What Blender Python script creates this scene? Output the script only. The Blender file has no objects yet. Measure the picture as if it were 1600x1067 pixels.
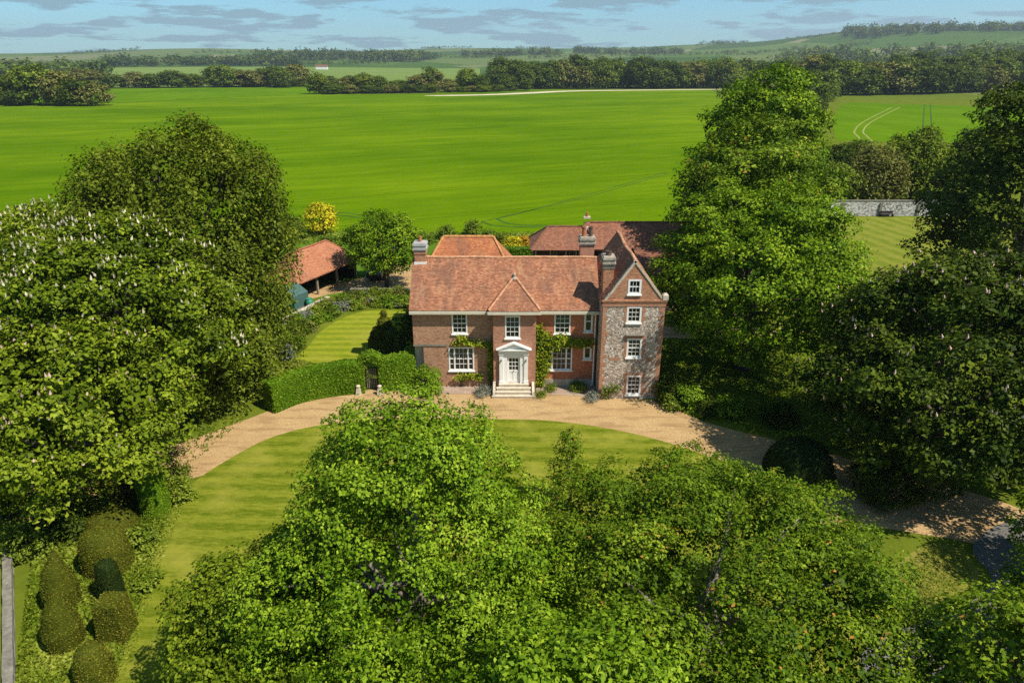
import bpy, math, random
import numpy as np
from mathutils import Vector, Matrix, noise as mnoise

R = math.radians
scene = bpy.context.scene
COL = scene.collection

# ------------------------------------------------------------------ camera
cam_d = bpy.data.cameras.new('camera')
cam = bpy.data.objects.new('camera', cam_d)
COL.objects.link(cam)
cam.location = (0, -46.2, 22.6)
cam.rotation_euler = (R(90 - 22.3), 0, 0)
cam_d.sensor_width = 36
cam_d.lens = 24.0
cam_d.clip_start = 0.5
cam_d.clip_end = 20000
scene.camera = cam

# ------------------------------------------------------------------ sky and sun
SUN_EL, SUN_AZ = 54.0, 122.0          # azimuth clockwise from +Y
world = bpy.data.worlds.new('World')
scene.world = world
world.use_nodes = True
wn, wl = world.node_tree.nodes, world.node_tree.links
wn.clear()
def N(nodes, t, **kw):
    n = nodes.new(t)
    for k, v in kw.items():
        setattr(n, k, v)
    return n
sky = N(wn, 'ShaderNodeTexSky', sky_type='NISHITA', sun_disc=False)
sky.sun_elevation = R(SUN_EL)
sky.sun_rotation = R(SUN_AZ)
sky.altitude = 100
sky.air_density = 1.0
sky.dust_density = 0.3
sky.ozone_density = 2.2
tc = N(wn, 'ShaderNodeTexCoord')
sep = N(wn, 'ShaderNodeSeparateXYZ'); wl.new(tc.outputs['Generated'], sep.inputs[0])
zo = N(wn, 'ShaderNodeMath', operation='ADD'); wl.new(sep.outputs['Z'], zo.inputs[0]); zo.inputs[1].default_value = 0.10
dx = N(wn, 'ShaderNodeMath', operation='DIVIDE'); wl.new(sep.outputs['X'], dx.inputs[0]); wl.new(zo.outputs[0], dx.inputs[1])
dy = N(wn, 'ShaderNodeMath', operation='DIVIDE'); wl.new(sep.outputs['Y'], dy.inputs[0]); wl.new(zo.outputs[0], dy.inputs[1])
cmb = N(wn, 'ShaderNodeCombineXYZ'); wl.new(dx.outputs[0], cmb.inputs[0]); wl.new(dy.outputs[0], cmb.inputs[1])
cn = N(wn, 'ShaderNodeTexNoise'); cn.inputs['Scale'].default_value = 1.0; cn.inputs['Detail'].default_value = 10; cn.inputs['Roughness'].default_value = 0.6
cn.inputs['Distortion'].default_value = 0.1
wl.new(cmb.outputs[0], cn.inputs['Vector'])
cr = N(wn, 'ShaderNodeValToRGB'); cr.color_ramp.elements[0].position = 0.50; cr.color_ramp.elements[1].position = 0.55
wl.new(cn.outputs['Fac'], cr.inputs['Fac'])
up = N(wn, 'ShaderNodeMapRange'); up.inputs['From Min'].default_value = -0.01; up.inputs['From Max'].default_value = 0.01
wl.new(sep.outputs['Z'], up.inputs['Value'])
cf = N(wn, 'ShaderNodeMath', operation='MULTIPLY'); wl.new(cr.outputs['Color'], cf.inputs[0]); wl.new(up.outputs[0], cf.inputs[1])
cf2 = N(wn, 'ShaderNodeMath', operation='MULTIPLY'); wl.new(cf.outputs[0], cf2.inputs[0]); cf2.inputs[1].default_value = 0.8
hue = N(wn, 'ShaderNodeMix', data_type='RGBA', blend_type='MULTIPLY'); hue.inputs[0].default_value = 1.0
wl.new(sky.outputs[0], hue.inputs[6]); hue.inputs[7].default_value = (0.70, 1.22, 1.50, 1)
mx = N(wn, 'ShaderNodeMix', data_type='RGBA')
wl.new(cf2.outputs[0], mx.inputs[0]); wl.new(hue.outputs[2], mx.inputs[6]); mx.inputs[7].default_value = (2.3, 3.9, 4.7, 1)
bg = N(wn, 'ShaderNodeBackground'); bg.inputs['Strength'].default_value = 0.072
wl.new(mx.outputs[2], bg.inputs['Color'])
wo = N(wn, 'ShaderNodeOutputWorld'); wl.new(bg.outputs[0], wo.inputs[0])

sd = bpy.data.lights.new('sun', 'SUN')
sd.energy = 5.0
sd.angle = R(0.53)
sd.color = (1.0, 0.945, 0.85)
sun = bpy.data.objects.new('sun', sd)
COL.objects.link(sun)
to_sun = Vector((math.sin(R(SUN_AZ)) * math.cos(R(SUN_EL)), math.cos(R(SUN_AZ)) * math.cos(R(SUN_EL)), math.sin(R(SUN_EL))))
sun.rotation_euler = to_sun.to_track_quat('Z', 'Y').to_euler()
sun.location = (60, -30, 80)

vs = scene.view_settings
vs.view_transform = 'Standard'
vs.look = 'None'
vs.exposure = 0.38
vs.gamma = 1.0
vs.use_curve_mapping = False
scene.render.engine = 'CYCLES'
cy = scene.cycles
cy.max_bounces = 5
cy.diffuse_bounces = 2
cy.glossy_bounces = 2
cy.transmission_bounces = 3
cy.volume_bounces = 0
cy.transparent_max_bounces = 4
cy.sample_clamp_indirect = 2.0
cy.caustics_reflective = False
cy.caustics_refractive = False
cy.use_denoising = False
cy.denoiser = 'OPENIMAGEDENOISE'
cy.denoising_input_passes = 'RGB_ALBEDO_NORMAL'

# ------------------------------------------------------------------ helpers
def tag(o, label=None, cat=None, group=None, kind=None):
    if label: o['label'] = label
    if cat: o['category'] = cat
    if group: o['group'] = group
    if kind: o['kind'] = kind
    return o

def link(name, mesh, parent=None):
    o = bpy.data.objects.new(name, mesh)
    COL.objects.link(o)
    if parent is not None:
        o.parent = parent
    return o

def thing(name, label, cat, loc=(0, 0, 0), rz=0.0, group=None):
    o = link(name, None)
    o.empty_display_size = 0.5
    o.location = loc
    o.rotation_euler = (0, 0, rz)
    return tag(o, label, cat, group)

class MB:
    """collects faces, builds ONE mesh"""
    def __init__(self):
        self.v, self.f, self.t = [], [], []
    def face(self, *pts, tint=0.5):
        i = len(self.v)
        self.v += [tuple(p) for p in pts]
        self.f.append(tuple(range(i, i + len(pts))))
        self.t.append(tint)
    def box(self, x0, x1, y0, y1, z0, z1, tint=0.5):
        i = len(self.v)
        self.v += [(x0, y0, z0), (x1, y0, z0), (x1, y1, z0), (x0, y1, z0), (x0, y0, z1), (x1, y0, z1), (x1, y1, z1), (x0, y1, z1)]
        for q in ((0, 3, 2, 1), (4, 5, 6, 7), (0, 1, 5, 4), (1, 2, 6, 5), (2, 3, 7, 6), (3, 0, 4, 7)):
            self.f.append(tuple(i + k for k in q)); self.t.append(tint)
    def hexa(self, b, t, tint=0.5):
        """b, t: four points each, counter-clockwise seen from above"""
        i = len(self.v)
        self.v += [tuple(p) for p in b] + [tuple(p) for p in t]
        for q in ((0, 3, 2, 1), (4, 5, 6, 7), (0, 1, 5, 4), (1, 2, 6, 5), (2, 3, 7, 6), (3, 0, 4, 7)):
            self.f.append(tuple(i + k for k in q)); self.t.append(tint)
    def prism(self, poly, d):
        """poly: planar points, extruded by vector d"""
        n = len(poly); i = len(self.v)
        self.v += [tuple(p) for p in poly] + [(p[0] + d[0], p[1] + d[1], p[2] + d[2]) for p in poly]
        self.f.append(tuple(range(i, i + n))[::-1]); self.t.append(0.5)
        self.f.append(tuple(range(i + n, i + 2 * n))); self.t.append(0.5)
        for k in range(n):
            k2 = (k + 1) % n
            self.f.append((i + k, i + k2, i + n + k2, i + n + k)); self.t.append(0.5)
    def tube(self, pts, rad, n=8, cap=True):
        pts = [Vector(p) for p in pts]
        if not hasattr(rad, '__len__'): rad = [rad] * len(pts)
        i = len(self.v)
        a = None
        for k, p in enumerate(pts):
            d = (pts[min(k + 1, len(pts) - 1)] - pts[max(k - 1, 0)]).normalized()
            if a is None:
                a = d.cross(Vector((0, 0, 1)) if abs(d.z) < 0.9 else Vector((1, 0, 0))).normalized()
            else:
                a = (a - d * a.dot(d)).normalized()
            b = d.cross(a)
            for j in range(n):
                an = 2 * math.pi * j / n
                self.v.append(tuple(p + (a * math.cos(an) + b * math.sin(an)) * rad[k]))
        for k in range(len(pts) - 1):
            for j in range(n):
                j2 = (j + 1) % n
                self.f.append((i + k * n + j, i + k * n + j2, i + (k + 1) * n + j2, i + (k + 1) * n + j)); self.t.append(0.5)
        if cap:
            self.f.append(tuple(range(i, i + n))[::-1]); self.t.append(0.5)
            self.f.append(tuple(range(i + (len(pts) - 1) * n, i + len(pts) * n))); self.t.append(0.5)
    def lathe(self, prof, n=20, c=(0, 0), sq=None):
        """prof: (radius, z) from bottom to top"""
        i = len(self.v)
        for r, z in prof:
            for j in range(n):
                an = 2 * math.pi * j / n
                self.v.append((c[0] + r * math.cos(an), c[1] + r * math.sin(an), z))
        for k in range(len(prof) - 1):
            for j in range(n):
                j2 = (j + 1) % n
                self.f.append((i + k * n + j, i + k * n + j2, i + (k + 1) * n + j2, i + (k + 1) * n + j)); self.t.append(0.5)
        self.f.append(tuple(range(i, i + n))[::-1]); self.t.append(0.5)
        self.f.append(tuple(range(i + (len(prof) - 1) * n, i + len(prof) * n))); self.t.append(0.5)
    def mesh(self, name, mat, smooth=False, tint=False):
        m = bpy.data.meshes.new(name)
        m.from_pydata(self.v, [], self.f)
        m.materials.append(mat)
        if tint:
            a = m.attributes.new('tint', 'FLOAT', 'FACE')
            a.data.foreach_set('value', np.array(self.t, dtype=np.float32))
        if smooth:
            m.polygons.foreach_set('use_smooth', [True] * len(m.polygons))
        return m
    def build(self, name, mat, parent=None, smooth=False, tint=False):
        return link(name, self.mesh(name, mat, smooth, tint), parent)

def quads_mesh(name, Q, mat, tint):
    """Q (n,4,3) float array of quads, tint (n,) -> mesh"""
    n = len(Q)
    m = bpy.data.meshes.new(name)
    m.vertices.add(n * 4)
    m.vertices.foreach_set('co', np.ascontiguousarray(Q, dtype=np.float32).ravel())
    m.loops.add(n * 4)
    m.loops.foreach_set('vertex_index', np.arange(n * 4, dtype=np.int32))
    m.polygons.add(n)
    m.polygons.foreach_set('loop_start', np.arange(0, n * 4, 4, dtype=np.int32))
    try:
        m.polygons.foreach_set('loop_total', np.full(n, 4, dtype=np.int32))
    except Exception:
        pass
    a = m.attributes.new('tint', 'FLOAT', 'FACE')
    a.data.foreach_set('value', np.asarray(tint, dtype=np.float32))
    m.materials.append(mat)
    m.update(calc_edges=True)
    return m

def unit(a):
    return a / np.maximum(np.linalg.norm(a, axis=-1, keepdims=True), 1e-9)

def leaves(P, NRM, size, rng, aspect=0.62, fold=0.22, droop=0.0, jitter=0.5):
    """one folded leaf at each point P with normal NRM; returns quads"""
    n = len(P)
    rnd = unit(rng.normal(size=(n, 3)))
    if droop:
        rnd = unit(rnd + np.array([0, 0, -droop]))
    t = unit(rnd - NRM * np.sum(rnd * NRM, axis=1, keepdims=True))
    s = np.cross(NRM, t)
    L = (size * (1 + jitter * (rng.random(n) * 2 - 1)))[:, None] if np.ndim(size) == 0 else np.asarray(size)[:, None]
    W = L * aspect * 0.5
    Q = np.empty((n, 4, 3))
    Q[:, 0] = P - t * L * 0.5
    Q[:, 1] = P + s * W + NRM * L * fold * 0.6 + t * L * 0.08
    Q[:, 2] = P + t * L * 0.5 - NRM * L * fold * 0.5
    Q[:, 3] = P - s * W + NRM * L * fold * 0.6 + t * L * 0.08
    return Q

# ------------------------------------------------------------------ materials
MATS = {}
def newmat(name):
    m = bpy.data.materials.new(name)
    m.use_nodes = True
    nt = m.node_tree
    nt.nodes.clear()
    out = nt.nodes.new('ShaderNodeOutputMaterial')
    MATS[name] = m
    return m, nt, out

class G:
    """tiny node-graph writer"""
    def __init__(self, name):
        self.m, self.nt, self.out = newmat(name)
    def n(self, t, ins=None, **kw):
        nd = self.nt.nodes.new(t)
        for k, v in kw.items(): setattr(nd, k, v)
        for k, v in (ins or {}).items(): self.set(nd.inputs[k], v)
        return nd
    def set(self, sock, v):
        if isinstance(v, bpy.types.NodeSocket): self.nt.links.new(v, sock)
        elif isinstance(v, tuple) and len(v) == 3 and sock.type == 'RGBA': sock.default_value = (*v, 1)
        else: sock.default_value = v
    def coord(self, kind='Object'):
        return self.n('ShaderNodeTexCoord').outputs[kind]
    def mapping(self, vec, scale=(1, 1, 1), rot=(0, 0, 0), loc=(0, 0, 0)):
        return self.n('ShaderNodeMapping', {'Vector': vec, 'Scale': scale, 'Rotation': rot, 'Location': loc}).outputs[0]
    def noise(self, vec, scale, detail=4, rough=0.55, dist=0.0):
        return self.n('ShaderNodeTexNoise', {'Vector': vec, 'Scale': scale, 'Detail': detail, 'Roughness': rough, 'Distortion': dist}).outputs['Fac']
    def ramp(self, fac, stops):
        r = self.n('ShaderNodeValToRGB', {'Fac': fac})
        el = r.color_ramp.elements
        while len(el) < len(stops): el.new(0.5)
        for e, (p, c) in zip(el, stops):
            e.position = p
            e.color = (*c, 1) if len(c) == 3 else c
        return r.outputs['Color']
    def rng(self, v, a, b, c=0.0, d=1.0):
        return self.n('ShaderNodeMapRange', {'Value': v, 'From Min': a, 'From Max': b, 'To Min': c, 'To Max': d}).outputs[0]
    def math(self, op, a, b=0.0):
        return self.n('ShaderNodeMath', {0: a, 1: b}, operation=op).outputs[0]
    def mix(self, f, a, b, mode='MIX'):
        nd = self.n('ShaderNodeMix', data_type='RGBA', blend_type=mode)
        self.set(nd.inputs[0], f); self.set(nd.inputs[6], a); self.set(nd.inputs[7], b)
        return nd.outputs[2]
    def attr(self, name):
        return self.n('ShaderNodeAttribute', attribute_name=name).outputs['Fac']
    def xyz(self, v):
        return self.n('ShaderNodeSeparateXYZ', {0: v}).outputs
    def comb(self, x, y, z):
        return self.n('ShaderNodeCombineXYZ', {0: x, 1: y, 2: z}).outputs[0]
    def bump(self, h, strength, dist):
        return self.n('ShaderNodeBump', {'Height': h, 'Strength': strength, 'Distance': dist}).outputs[0]
    def bsdf(self, color, rough=0.8, spec=0.3, normal=None, **kw):
        p = self.n('ShaderNodeBsdfPrincipled', {'Base Color': color, 'Roughness': rough, 'Specular IOR Level': spec})
        for k, v in kw.items(): self.set(p.inputs[k.replace('_', ' ')], v)
        if normal is not None: self.nt.links.new(normal, p.inputs['Normal'])
        return p.outputs[0]
    def done(self, sh):
        self.nt.links.new(sh, self.out.inputs['Surface'])
        return self.m

def plain(name, col, rough=0.7, spec=0.3, var=0.15, scale=6.0, bump=0.0):
    g = G(name)
    c = g.coord()
    f = g.noise(c, scale, 5)
    lo = tuple(x * (1 - var) for x in col); hi = tuple(min(1, x * (1 + var)) for x in col)
    nrm = g.bump(g.noise(c, scale * 6, 4), 0.5, bump) if bump else None
    return g.done(g.bsdf(g.ramp(f, [(0.3, lo), (0.7, hi)]), rough, spec, nrm))

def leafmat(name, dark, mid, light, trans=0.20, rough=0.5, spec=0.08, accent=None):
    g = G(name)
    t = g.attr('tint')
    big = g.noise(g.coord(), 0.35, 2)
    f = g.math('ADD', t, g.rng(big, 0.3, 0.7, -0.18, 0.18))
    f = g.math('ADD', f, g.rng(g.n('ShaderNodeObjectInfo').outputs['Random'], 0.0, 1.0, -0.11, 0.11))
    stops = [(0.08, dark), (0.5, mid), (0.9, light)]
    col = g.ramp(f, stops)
    if accent:
        col = g.mix(g.math('GREATER_THAN', t, accent[0]), col, accent[1])
    p = g.bsdf(col, rough, spec)
    tcol = g.mix(1.0, col, (1.12, 1.15, 0.55), 'MULTIPLY')
    tr = g.n('ShaderNodeBsdfTranslucent', {'Color': tcol}).outputs[0]
    ms = g.n('ShaderNodeMixShader', {0: trans, 1: p, 2: tr}).outputs[0]
    return g.done(ms)

leafmat('leaf_lime', (0.050, 0.105, 0.003), (0.148, 0.248, 0.008), (0.32, 0.42, 0.028))
leafmat('leaf_walnut', (0.052, 0.098, 0.003), (0.140, 0.218, 0.008), (0.30, 0.36, 0.026), accent=(0.985, (0.45, 0.22, 0.04)))
leafmat('leaf_beech', (0.046, 0.068, 0.003), (0.112, 0.148, 0.008), (0.22, 0.25, 0.020))
leafmat('leaf_chestnut', (0.056, 0.090, 0.003), (0.140, 0.195, 0.008), (0.28, 0.33, 0.022))
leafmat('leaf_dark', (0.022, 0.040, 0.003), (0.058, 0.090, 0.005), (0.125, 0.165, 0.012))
leafmat('leaf_row', (0.046, 0.100, 0.002), (0.132, 0.225, 0.005), (0.29, 0.38, 0.018))
leafmat('leaf_hedge', (0.060, 0.125, 0.004), (0.140, 0.240, 0.009), (0.25, 0.33, 0.022), trans=0.15)
leafmat('leaf_yew', (0.060, 0.072, 0.006), (0.130, 0.135, 0.012), (0.25, 0.22, 0.026), trans=0.12, rough=0.7, spec=0.05)
leafmat('leaf_yewdark', (0.014, 0.026, 0.005), (0.032, 0.052, 0.008), (0.06, 0.08, 0.012), trans=0.1, rough=0.7, spec=0.05)
leafmat('leaf_shrub', (0.052, 0.090, 0.006), (0.130, 0.180, 0.014), (0.25, 0.30, 0.03))
leafmat('leaf_grey', (0.12, 0.14, 0.09), (0.22, 0.24, 0.17), (0.36, 0.35, 0.31))
leafmat('leaf_wisteria', (0.09, 0.14, 0.006), (0.23, 0.29, 0.012), (0.42, 0.40, 0.028))
leafmat('leaf_yellow', (0.28, 0.25, 0.008), (0.56, 0.48, 0.012), (0.75, 0.60, 0.03))
leafmat('leaf_orange', (0.30, 0.15, 0.01), (0.50, 0.28, 0.02), (0.58, 0.38, 0.04))
leafmat('leaf_far', (0.038, 0.066, 0.005), (0.085, 0.128, 0.010), (0.16, 0.205, 0.022))
leafmat('leaf_birch', (0.09, 0.10, 0.015), (0.18, 0.18, 0.035), (0.29, 0.27, 0.07))
leafmat('leaf_grass', (0.08, 0.13, 0.006), (0.18, 0.235, 0.016), (0.33, 0.36, 0.05))
plain('flower_cream', (0.72, 0.62, 0.44), 0.8, 0.1, 0.2, 3)
plain('flower_pink', (0.62, 0.42, 0.33), 0.8, 0.1, 0.25, 3)
plain('bark', (0.11, 0.085, 0.06), 0.9, 0.15, 0.4, 3.0, 0.03)
plain('bark_pale', (0.24, 0.20, 0.15), 0.9, 0.15, 0.3, 3.0, 0.03)
plain('white_paint', (0.84, 0.82, 0.76), 0.45, 0.4, 0.05, 2.0)
plain('cream_paint', (0.62, 0.56, 0.42), 0.5, 0.4, 0.08, 2.0)
plain('stone', (0.54, 0.46, 0.34), 0.85, 0.2, 0.2, 3.0, 0.01)
plain('stone_grey', (0.20, 0.18, 0.14), 0.9, 0.2, 0.35, 4.0, 0.02)
plain('render_wall', (0.45, 0.38, 0.28), 0.9, 0.2, 0.25, 2.0, 0.01)
plain('cap_stone', (0.36, 0.31, 0.235), 0.9, 0.2, 0.35, 4.0, 0.02)
plain('lead', (0.42, 0.40, 0.37), 0.6, 0.3, 0.15, 3.0)
plain('timber_dark', (0.035, 0.028, 0.022), 0.85, 0.2, 0.4, 5.0, 0.01)
plain('timber_grey', (0.085, 0.078, 0.068), 0.9, 0.2, 0.35, 5.0, 0.01)
plain('timber_post', (0.26, 0.22, 0.16), 0.85, 0.2, 0.3, 5.0, 0.01)
plain('interior_shade', (0.02, 0.018, 0.015), 0.95, 0.1, 0.2)  # near-black colour standing for the shade inside an opening
plain('green_paint', (0.03, 0.22, 0.13), 0.45, 0.4, 0.15, 3)
plain('ridge_clay', (0.50, 0.26, 0.14), 0.9, 0.15, 0.35, 3.5, 0.01)
plain('ridge_orange', (0.48, 0.23, 0.085), 0.9, 0.15, 0.3, 3.5, 0.01)
plain('terracotta', (0.42, 0.16, 0.07), 0.8, 0.2, 0.25, 5)
plain('pot_dark', (0.12, 0.08, 0.06), 0.8, 0.2, 0.25, 5)
plain('iron', (0.02, 0.02, 0.02), 0.5, 0.4, 0.2)
plain('soil', (0.11, 0.075, 0.045), 0.95, 0.1, 0.35, 3.0, 0.03)
plain('car_paint', (0.025, 0.03, 0.04), 0.25, 0.5, 0.1)
plain('tyre', (0.015, 0.015, 0.015), 0.8, 0.2, 0.2)
g = G('glass')
g.done(g.bsdf((0.012, 0.013, 0.014), 0.06, 0.5))
g = G('glass_pale')
g.done(g.bsdf((0.045, 0.047, 0.048), 0.10, 0.6))
g = G('greenhouse_glass')
g.done(g.bsdf((0.07, 0.13, 0.11), 0.12, 0.6))

def brickmat(name, c1, c2, c3, mortar, fleck=0.3, fleckcol=(0.5, 0.42, 0.32)):
    g = G(name)
    x, y, z = g.xyz(g.coord())
    v = g.comb(g.math('ADD', x, y), z, 0.0)
    b = g.n('ShaderNodeTexBrick', {'Vector': v, 'Color1': (0, 0, 0), 'Color2': (1, 1, 1), 'Mortar': (0.5, 0.5, 0.5), 'Scale': 1.0,
            'Mortar Size': 0.008, 'Brick Width': 0.235, 'Row Height': 0.078, 'Bias': 0.0}, offset=0.5)
    col = g.ramp(b.outputs['Color'], [(0.0, c1), (0.45, c2), (0.9, c3)])
    big = g.noise(v, 0.7, 5, 0.6)
    col = g.mix(g.rng(big, 0.38, 0.72, 0.0, 0.55), col, g.mix(0.35, c2, fleckcol))
    fl = g.noise(g.mapping(v, (4.0, 9.0, 1)), 1.6, 3, 0.6)
    col = g.mix(g.rng(fl, 0.54, 0.63, 0.0, fleck), col, fleckcol)
    dk = g.noise(g.mapping(v, (5.0, 11.0, 1), loc=(7, 3, 0)), 1.3, 3, 0.6)
    col = g.mix(g.rng(dk, 0.57, 0.68, 0.0, 0.6), col, (0.10, 0.05, 0.035))
    col = g.mix(b.outputs['Fac'], col, mortar)
    h = g.math('SUBTRACT', g.math('MULTIPLY', fl, 0.5), b.outputs['Fac'])
    return g.done(g.bsdf(col, 0.9, 0.15, g.bump(h, 0.7, 0.012)))
brickmat('brick_brown', (0.272, 0.112, 0.059), (0.418, 0.180, 0.097), (0.486, 0.253, 0.146), (0.389, 0.262, 0.165), 0.777, (0.642, 0.476, 0.311))
brickmat('brick_rose', (0.321, 0.121, 0.073), (0.447, 0.180, 0.107), (0.515, 0.243, 0.150), (0.408, 0.253, 0.165), 0.389, (0.564, 0.389, 0.262))
brickmat('brick_red', (0.42, 0.105, 0.042), (0.52, 0.145, 0.060), (0.58, 0.200, 0.090), (0.44, 0.22, 0.13), 0.25, (0.54, 0.33, 0.20))
brickmat('brick_gable', (0.292, 0.093, 0.049), (0.437, 0.146, 0.073), (0.515, 0.224, 0.116), (0.427, 0.292, 0.184), 0.826, (0.602, 0.437, 0.253))
brickmat('brick_quoin', (0.350, 0.121, 0.063), (0.447, 0.169, 0.087), (0.515, 0.233, 0.127), (0.408, 0.272, 0.175), 0.583, (0.583, 0.437, 0.292))

g = G('flint')
x, y, z = g.xyz(g.coord())
v = g.comb(g.math('ADD', x, y), z, 0.0)
vo = g.n('ShaderNodeTexVoronoi', {'Vector': v, 'Scale': 8.5, 'Randomness': 1.0}, feature='F1')
rn = g.xyz(vo.outputs['Color'])[0]
col = g.ramp(rn, [(0.0, (0.10, 0.08, 0.07)), (0.2, (0.30, 0.22, 0.17)), (0.55, (0.50, 0.40, 0.31)), (0.85, (0.74, 0.65, 0.54))])
br = g.noise(v, 1.1, 5, 0.65)
col = g.mix(g.rng(br, 0.5, 0.72, 0.0, 0.65), col, (0.34, 0.185, 0.11))
col = g.mix(g.rng(vo.outputs['Distance'], 0.42, 0.62, 0.0, 0.7), col, (0.42, 0.35, 0.27))
g.done(g.bsdf(col, 0.75, 0.3, g.bump(g.math('MULTIPLY', vo.outputs['Distance'], -1.0), 0.9, 0.03)))

g = G('flint_wall')
x, y, z = g.xyz(g.coord())
v = g.comb(g.math('ADD', x, y), z, 0.0)
vo = g.n('ShaderNodeTexVoronoi', {'Vector': v, 'Scale': 5.0, 'Randomness': 1.0}, feature='F1')
rn = g.xyz(vo.outputs['Color'])[0]
col = g.ramp(rn, [(0.0, (0.12, 0.115, 0.11)), (0.4, (0.34, 0.32, 0.29)), (0.85, (0.60, 0.56, 0.50))])
col = g.mix(g.rng(g.noise(g.mapping(v, (0.5, 1.4, 1)), 0.9, 5, 0.65), 0.52, 0.68, 0.0, 0.6), col, (0.66, 0.61, 0.54))
g.done(g.bsdf(col, 0.8, 0.25, g.bump(g.math('MULTIPLY', vo.outputs['Distance'], -1.0), 0.9, 0.04)))

def tilemat(name, c1, c2, c3, lich=(0.42, 0.30, 0.15), amt=0.6, moss=0.4):
    g = G(name)
    t = g.attr('tint')
    c = g.coord()
    n1 = g.noise(g.mapping(c, (1.0, 0.4, 0.4)), 0.8, 6, 0.7)
    n2 = g.noise(g.mapping(c, (1.3, 0.35, 0.35)), 2.2, 6, 0.75)
    col = g.ramp(t, [(0.0, c1), (0.5, c2), (1.0, c3)])
    col = g.mix(g.rng(n1, 0.46, 0.62, 0.0, moss), col, (0.17, 0.095, 0.065))
    col = g.mix(g.rng(n2, 0.52, 0.72, 0.0, amt), col, lich)
    return g.done(g.bsdf(col, 0.92, 0.12, g.bump(g.noise(c, 40, 3), 0.4, 0.01)))
tilemat('tile_main', (0.24, 0.100, 0.052), (0.37, 0.155, 0.082), (0.50, 0.235, 0.130), (0.50, 0.295, 0.155), 0.65, 0.6)
tilemat('tile_rear', (0.32, 0.110, 0.048), (0.43, 0.155, 0.066), (0.52, 0.22, 0.10), (0.52, 0.27, 0.10), 0.6, 0.5)
tilemat('tile_barn', (0.20, 0.085, 0.050), (0.29, 0.120, 0.070), (0.38, 0.170, 0.100), (0.38, 0.23, 0.13), 0.6, 0.6)
tilemat('tile_shed', (0.33, 0.125, 0.065), (0.41, 0.165, 0.085), (0.48, 0.215, 0.115), (0.47, 0.25, 0.12), 0.4, 0.35)

# ground surfaces
def lawnmat(name, lo, hi, dry, period, rot, amp=0.5):
    g = G(name)
    c = g.coord()
    x, y, z = g.xyz(g.mapping(c, rot=(0, 0, rot)))
    wob = g.noise(c, 0.25, 3)
    s = g.math('SINE', g.math('ADD', g.math('MULTIPLY', y, 2 * math.pi / period), g.math('MULTIPLY', wob, 3.0)))
    f = g.rng(s, -0.6, 0.6, 0.5 - amp, 0.5 + amp)
    fine = g.noise(g.mapping(c, (0.8, 3.2, 1), rot=(0, 0, rot)), 1.6, 8, 0.75)
    f = g.math('ADD', f, g.rng(fine, 0.3, 0.7, -0.75, 0.75))
    grain = g.noise(c, 7.0, 5, 0.75)
    f = g.math('ADD', f, g.rng(grain, 0.3, 0.7, -0.32, 0.32))
    col = g.ramp(f, [(0.0, lo), (1.0, hi)])
    col = g.mix(g.rng(g.noise(c, 0.33, 5, 0.6), 0.48, 0.68, 0.0, 0.65), col, dry)
    return g.done(g.bsdf(col, 1.0, 0.0, g.bump(g.noise(c, 14, 4, 0.7), 0.9, 0.05)))
lawnmat('lawn', (0.095, 0.130, 0.007), (0.205, 0.220, 0.020), (0.30, 0.28, 0.042), 1.2, 0.04, 0.28)
lawnmat('lawn_garden', (0.145, 0.185, 0.010), (0.265, 0.285, 0.022), (0.30, 0.28, 0.04), 1.25, 0.0, 0.32)
lawnmat('lawn_walled', (0.12, 0.155, 0.015), (0.21, 0.22, 0.03), (0.24, 0.22, 0.045), 2.6, R(78), 0.3)
lawnmat('verge', (0.12, 0.14, 0.02), (0.25, 0.23, 0.035), (0.30, 0.24, 0.06), 0.7, 0.4, 0.15)
lawnmat('rough', (0.055, 0.085, 0.010), (0.12, 0.145, 0.018), (0.17, 0.15, 0.03), 0.9, 1.0, 0.1)

g = G('gravel')
c = g.coord()
f = g.noise(c, 9, 6, 0.75)
col = g.ramp(f, [(0.28, (0.24, 0.145, 0.060)), (0.5, (0.44, 0.290, 0.130)), (0.72, (0.64, 0.45, 0.23))])
col = g.mix(g.rng(g.noise(c, 0.45, 5, 0.6), 0.45, 0.7, 0.0, 0.6), col, (0.37, 0.225, 0.100))
col = g.mix(g.rng(g.noise(g.mapping(c, (0.5, 2.2, 1)), 0.8, 4), 0.50, 0.64, 0.0, 0.6), col, (0.26, 0.155, 0.07))
g.done(g.bsdf(col, 0.95, 0.1, g.bump(f, 0.9, 0.03)))

g = G('paving')
c = g.coord()
b = g.n('ShaderNodeTexBrick', {'Vector': c, 'Color1': (0.30, 0.21, 0.15), 'Color2': (0.40, 0.29, 0.22), 'Mortar': (0.25, 0.18, 0.11), 'Scale': 1.0, 'Mortar Size': 0.012, 'Brick Width': 0.6, 'Row Height': 0.4})
col = g.mix(g.rng(g.noise(c, 1.5, 5), 0.4, 0.7, 0, 0.6), b.outputs['Color'], (0.34, 0.26, 0.19))
g.done(g.bsdf(col, 0.9, 0.15))

g = G('asphalt')
c = g.coord()
col = g.ramp(g.noise(c, 1.2, 6, 0.7), [(0.3, (0.10, 0.095, 0.085)), (0.7, (0.19, 0.175, 0.15))])
g.done(g.bsdf(col, 0.9, 0.2, g.bump(g.noise(c, 40, 3), 0.5, 0.01)))

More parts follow.
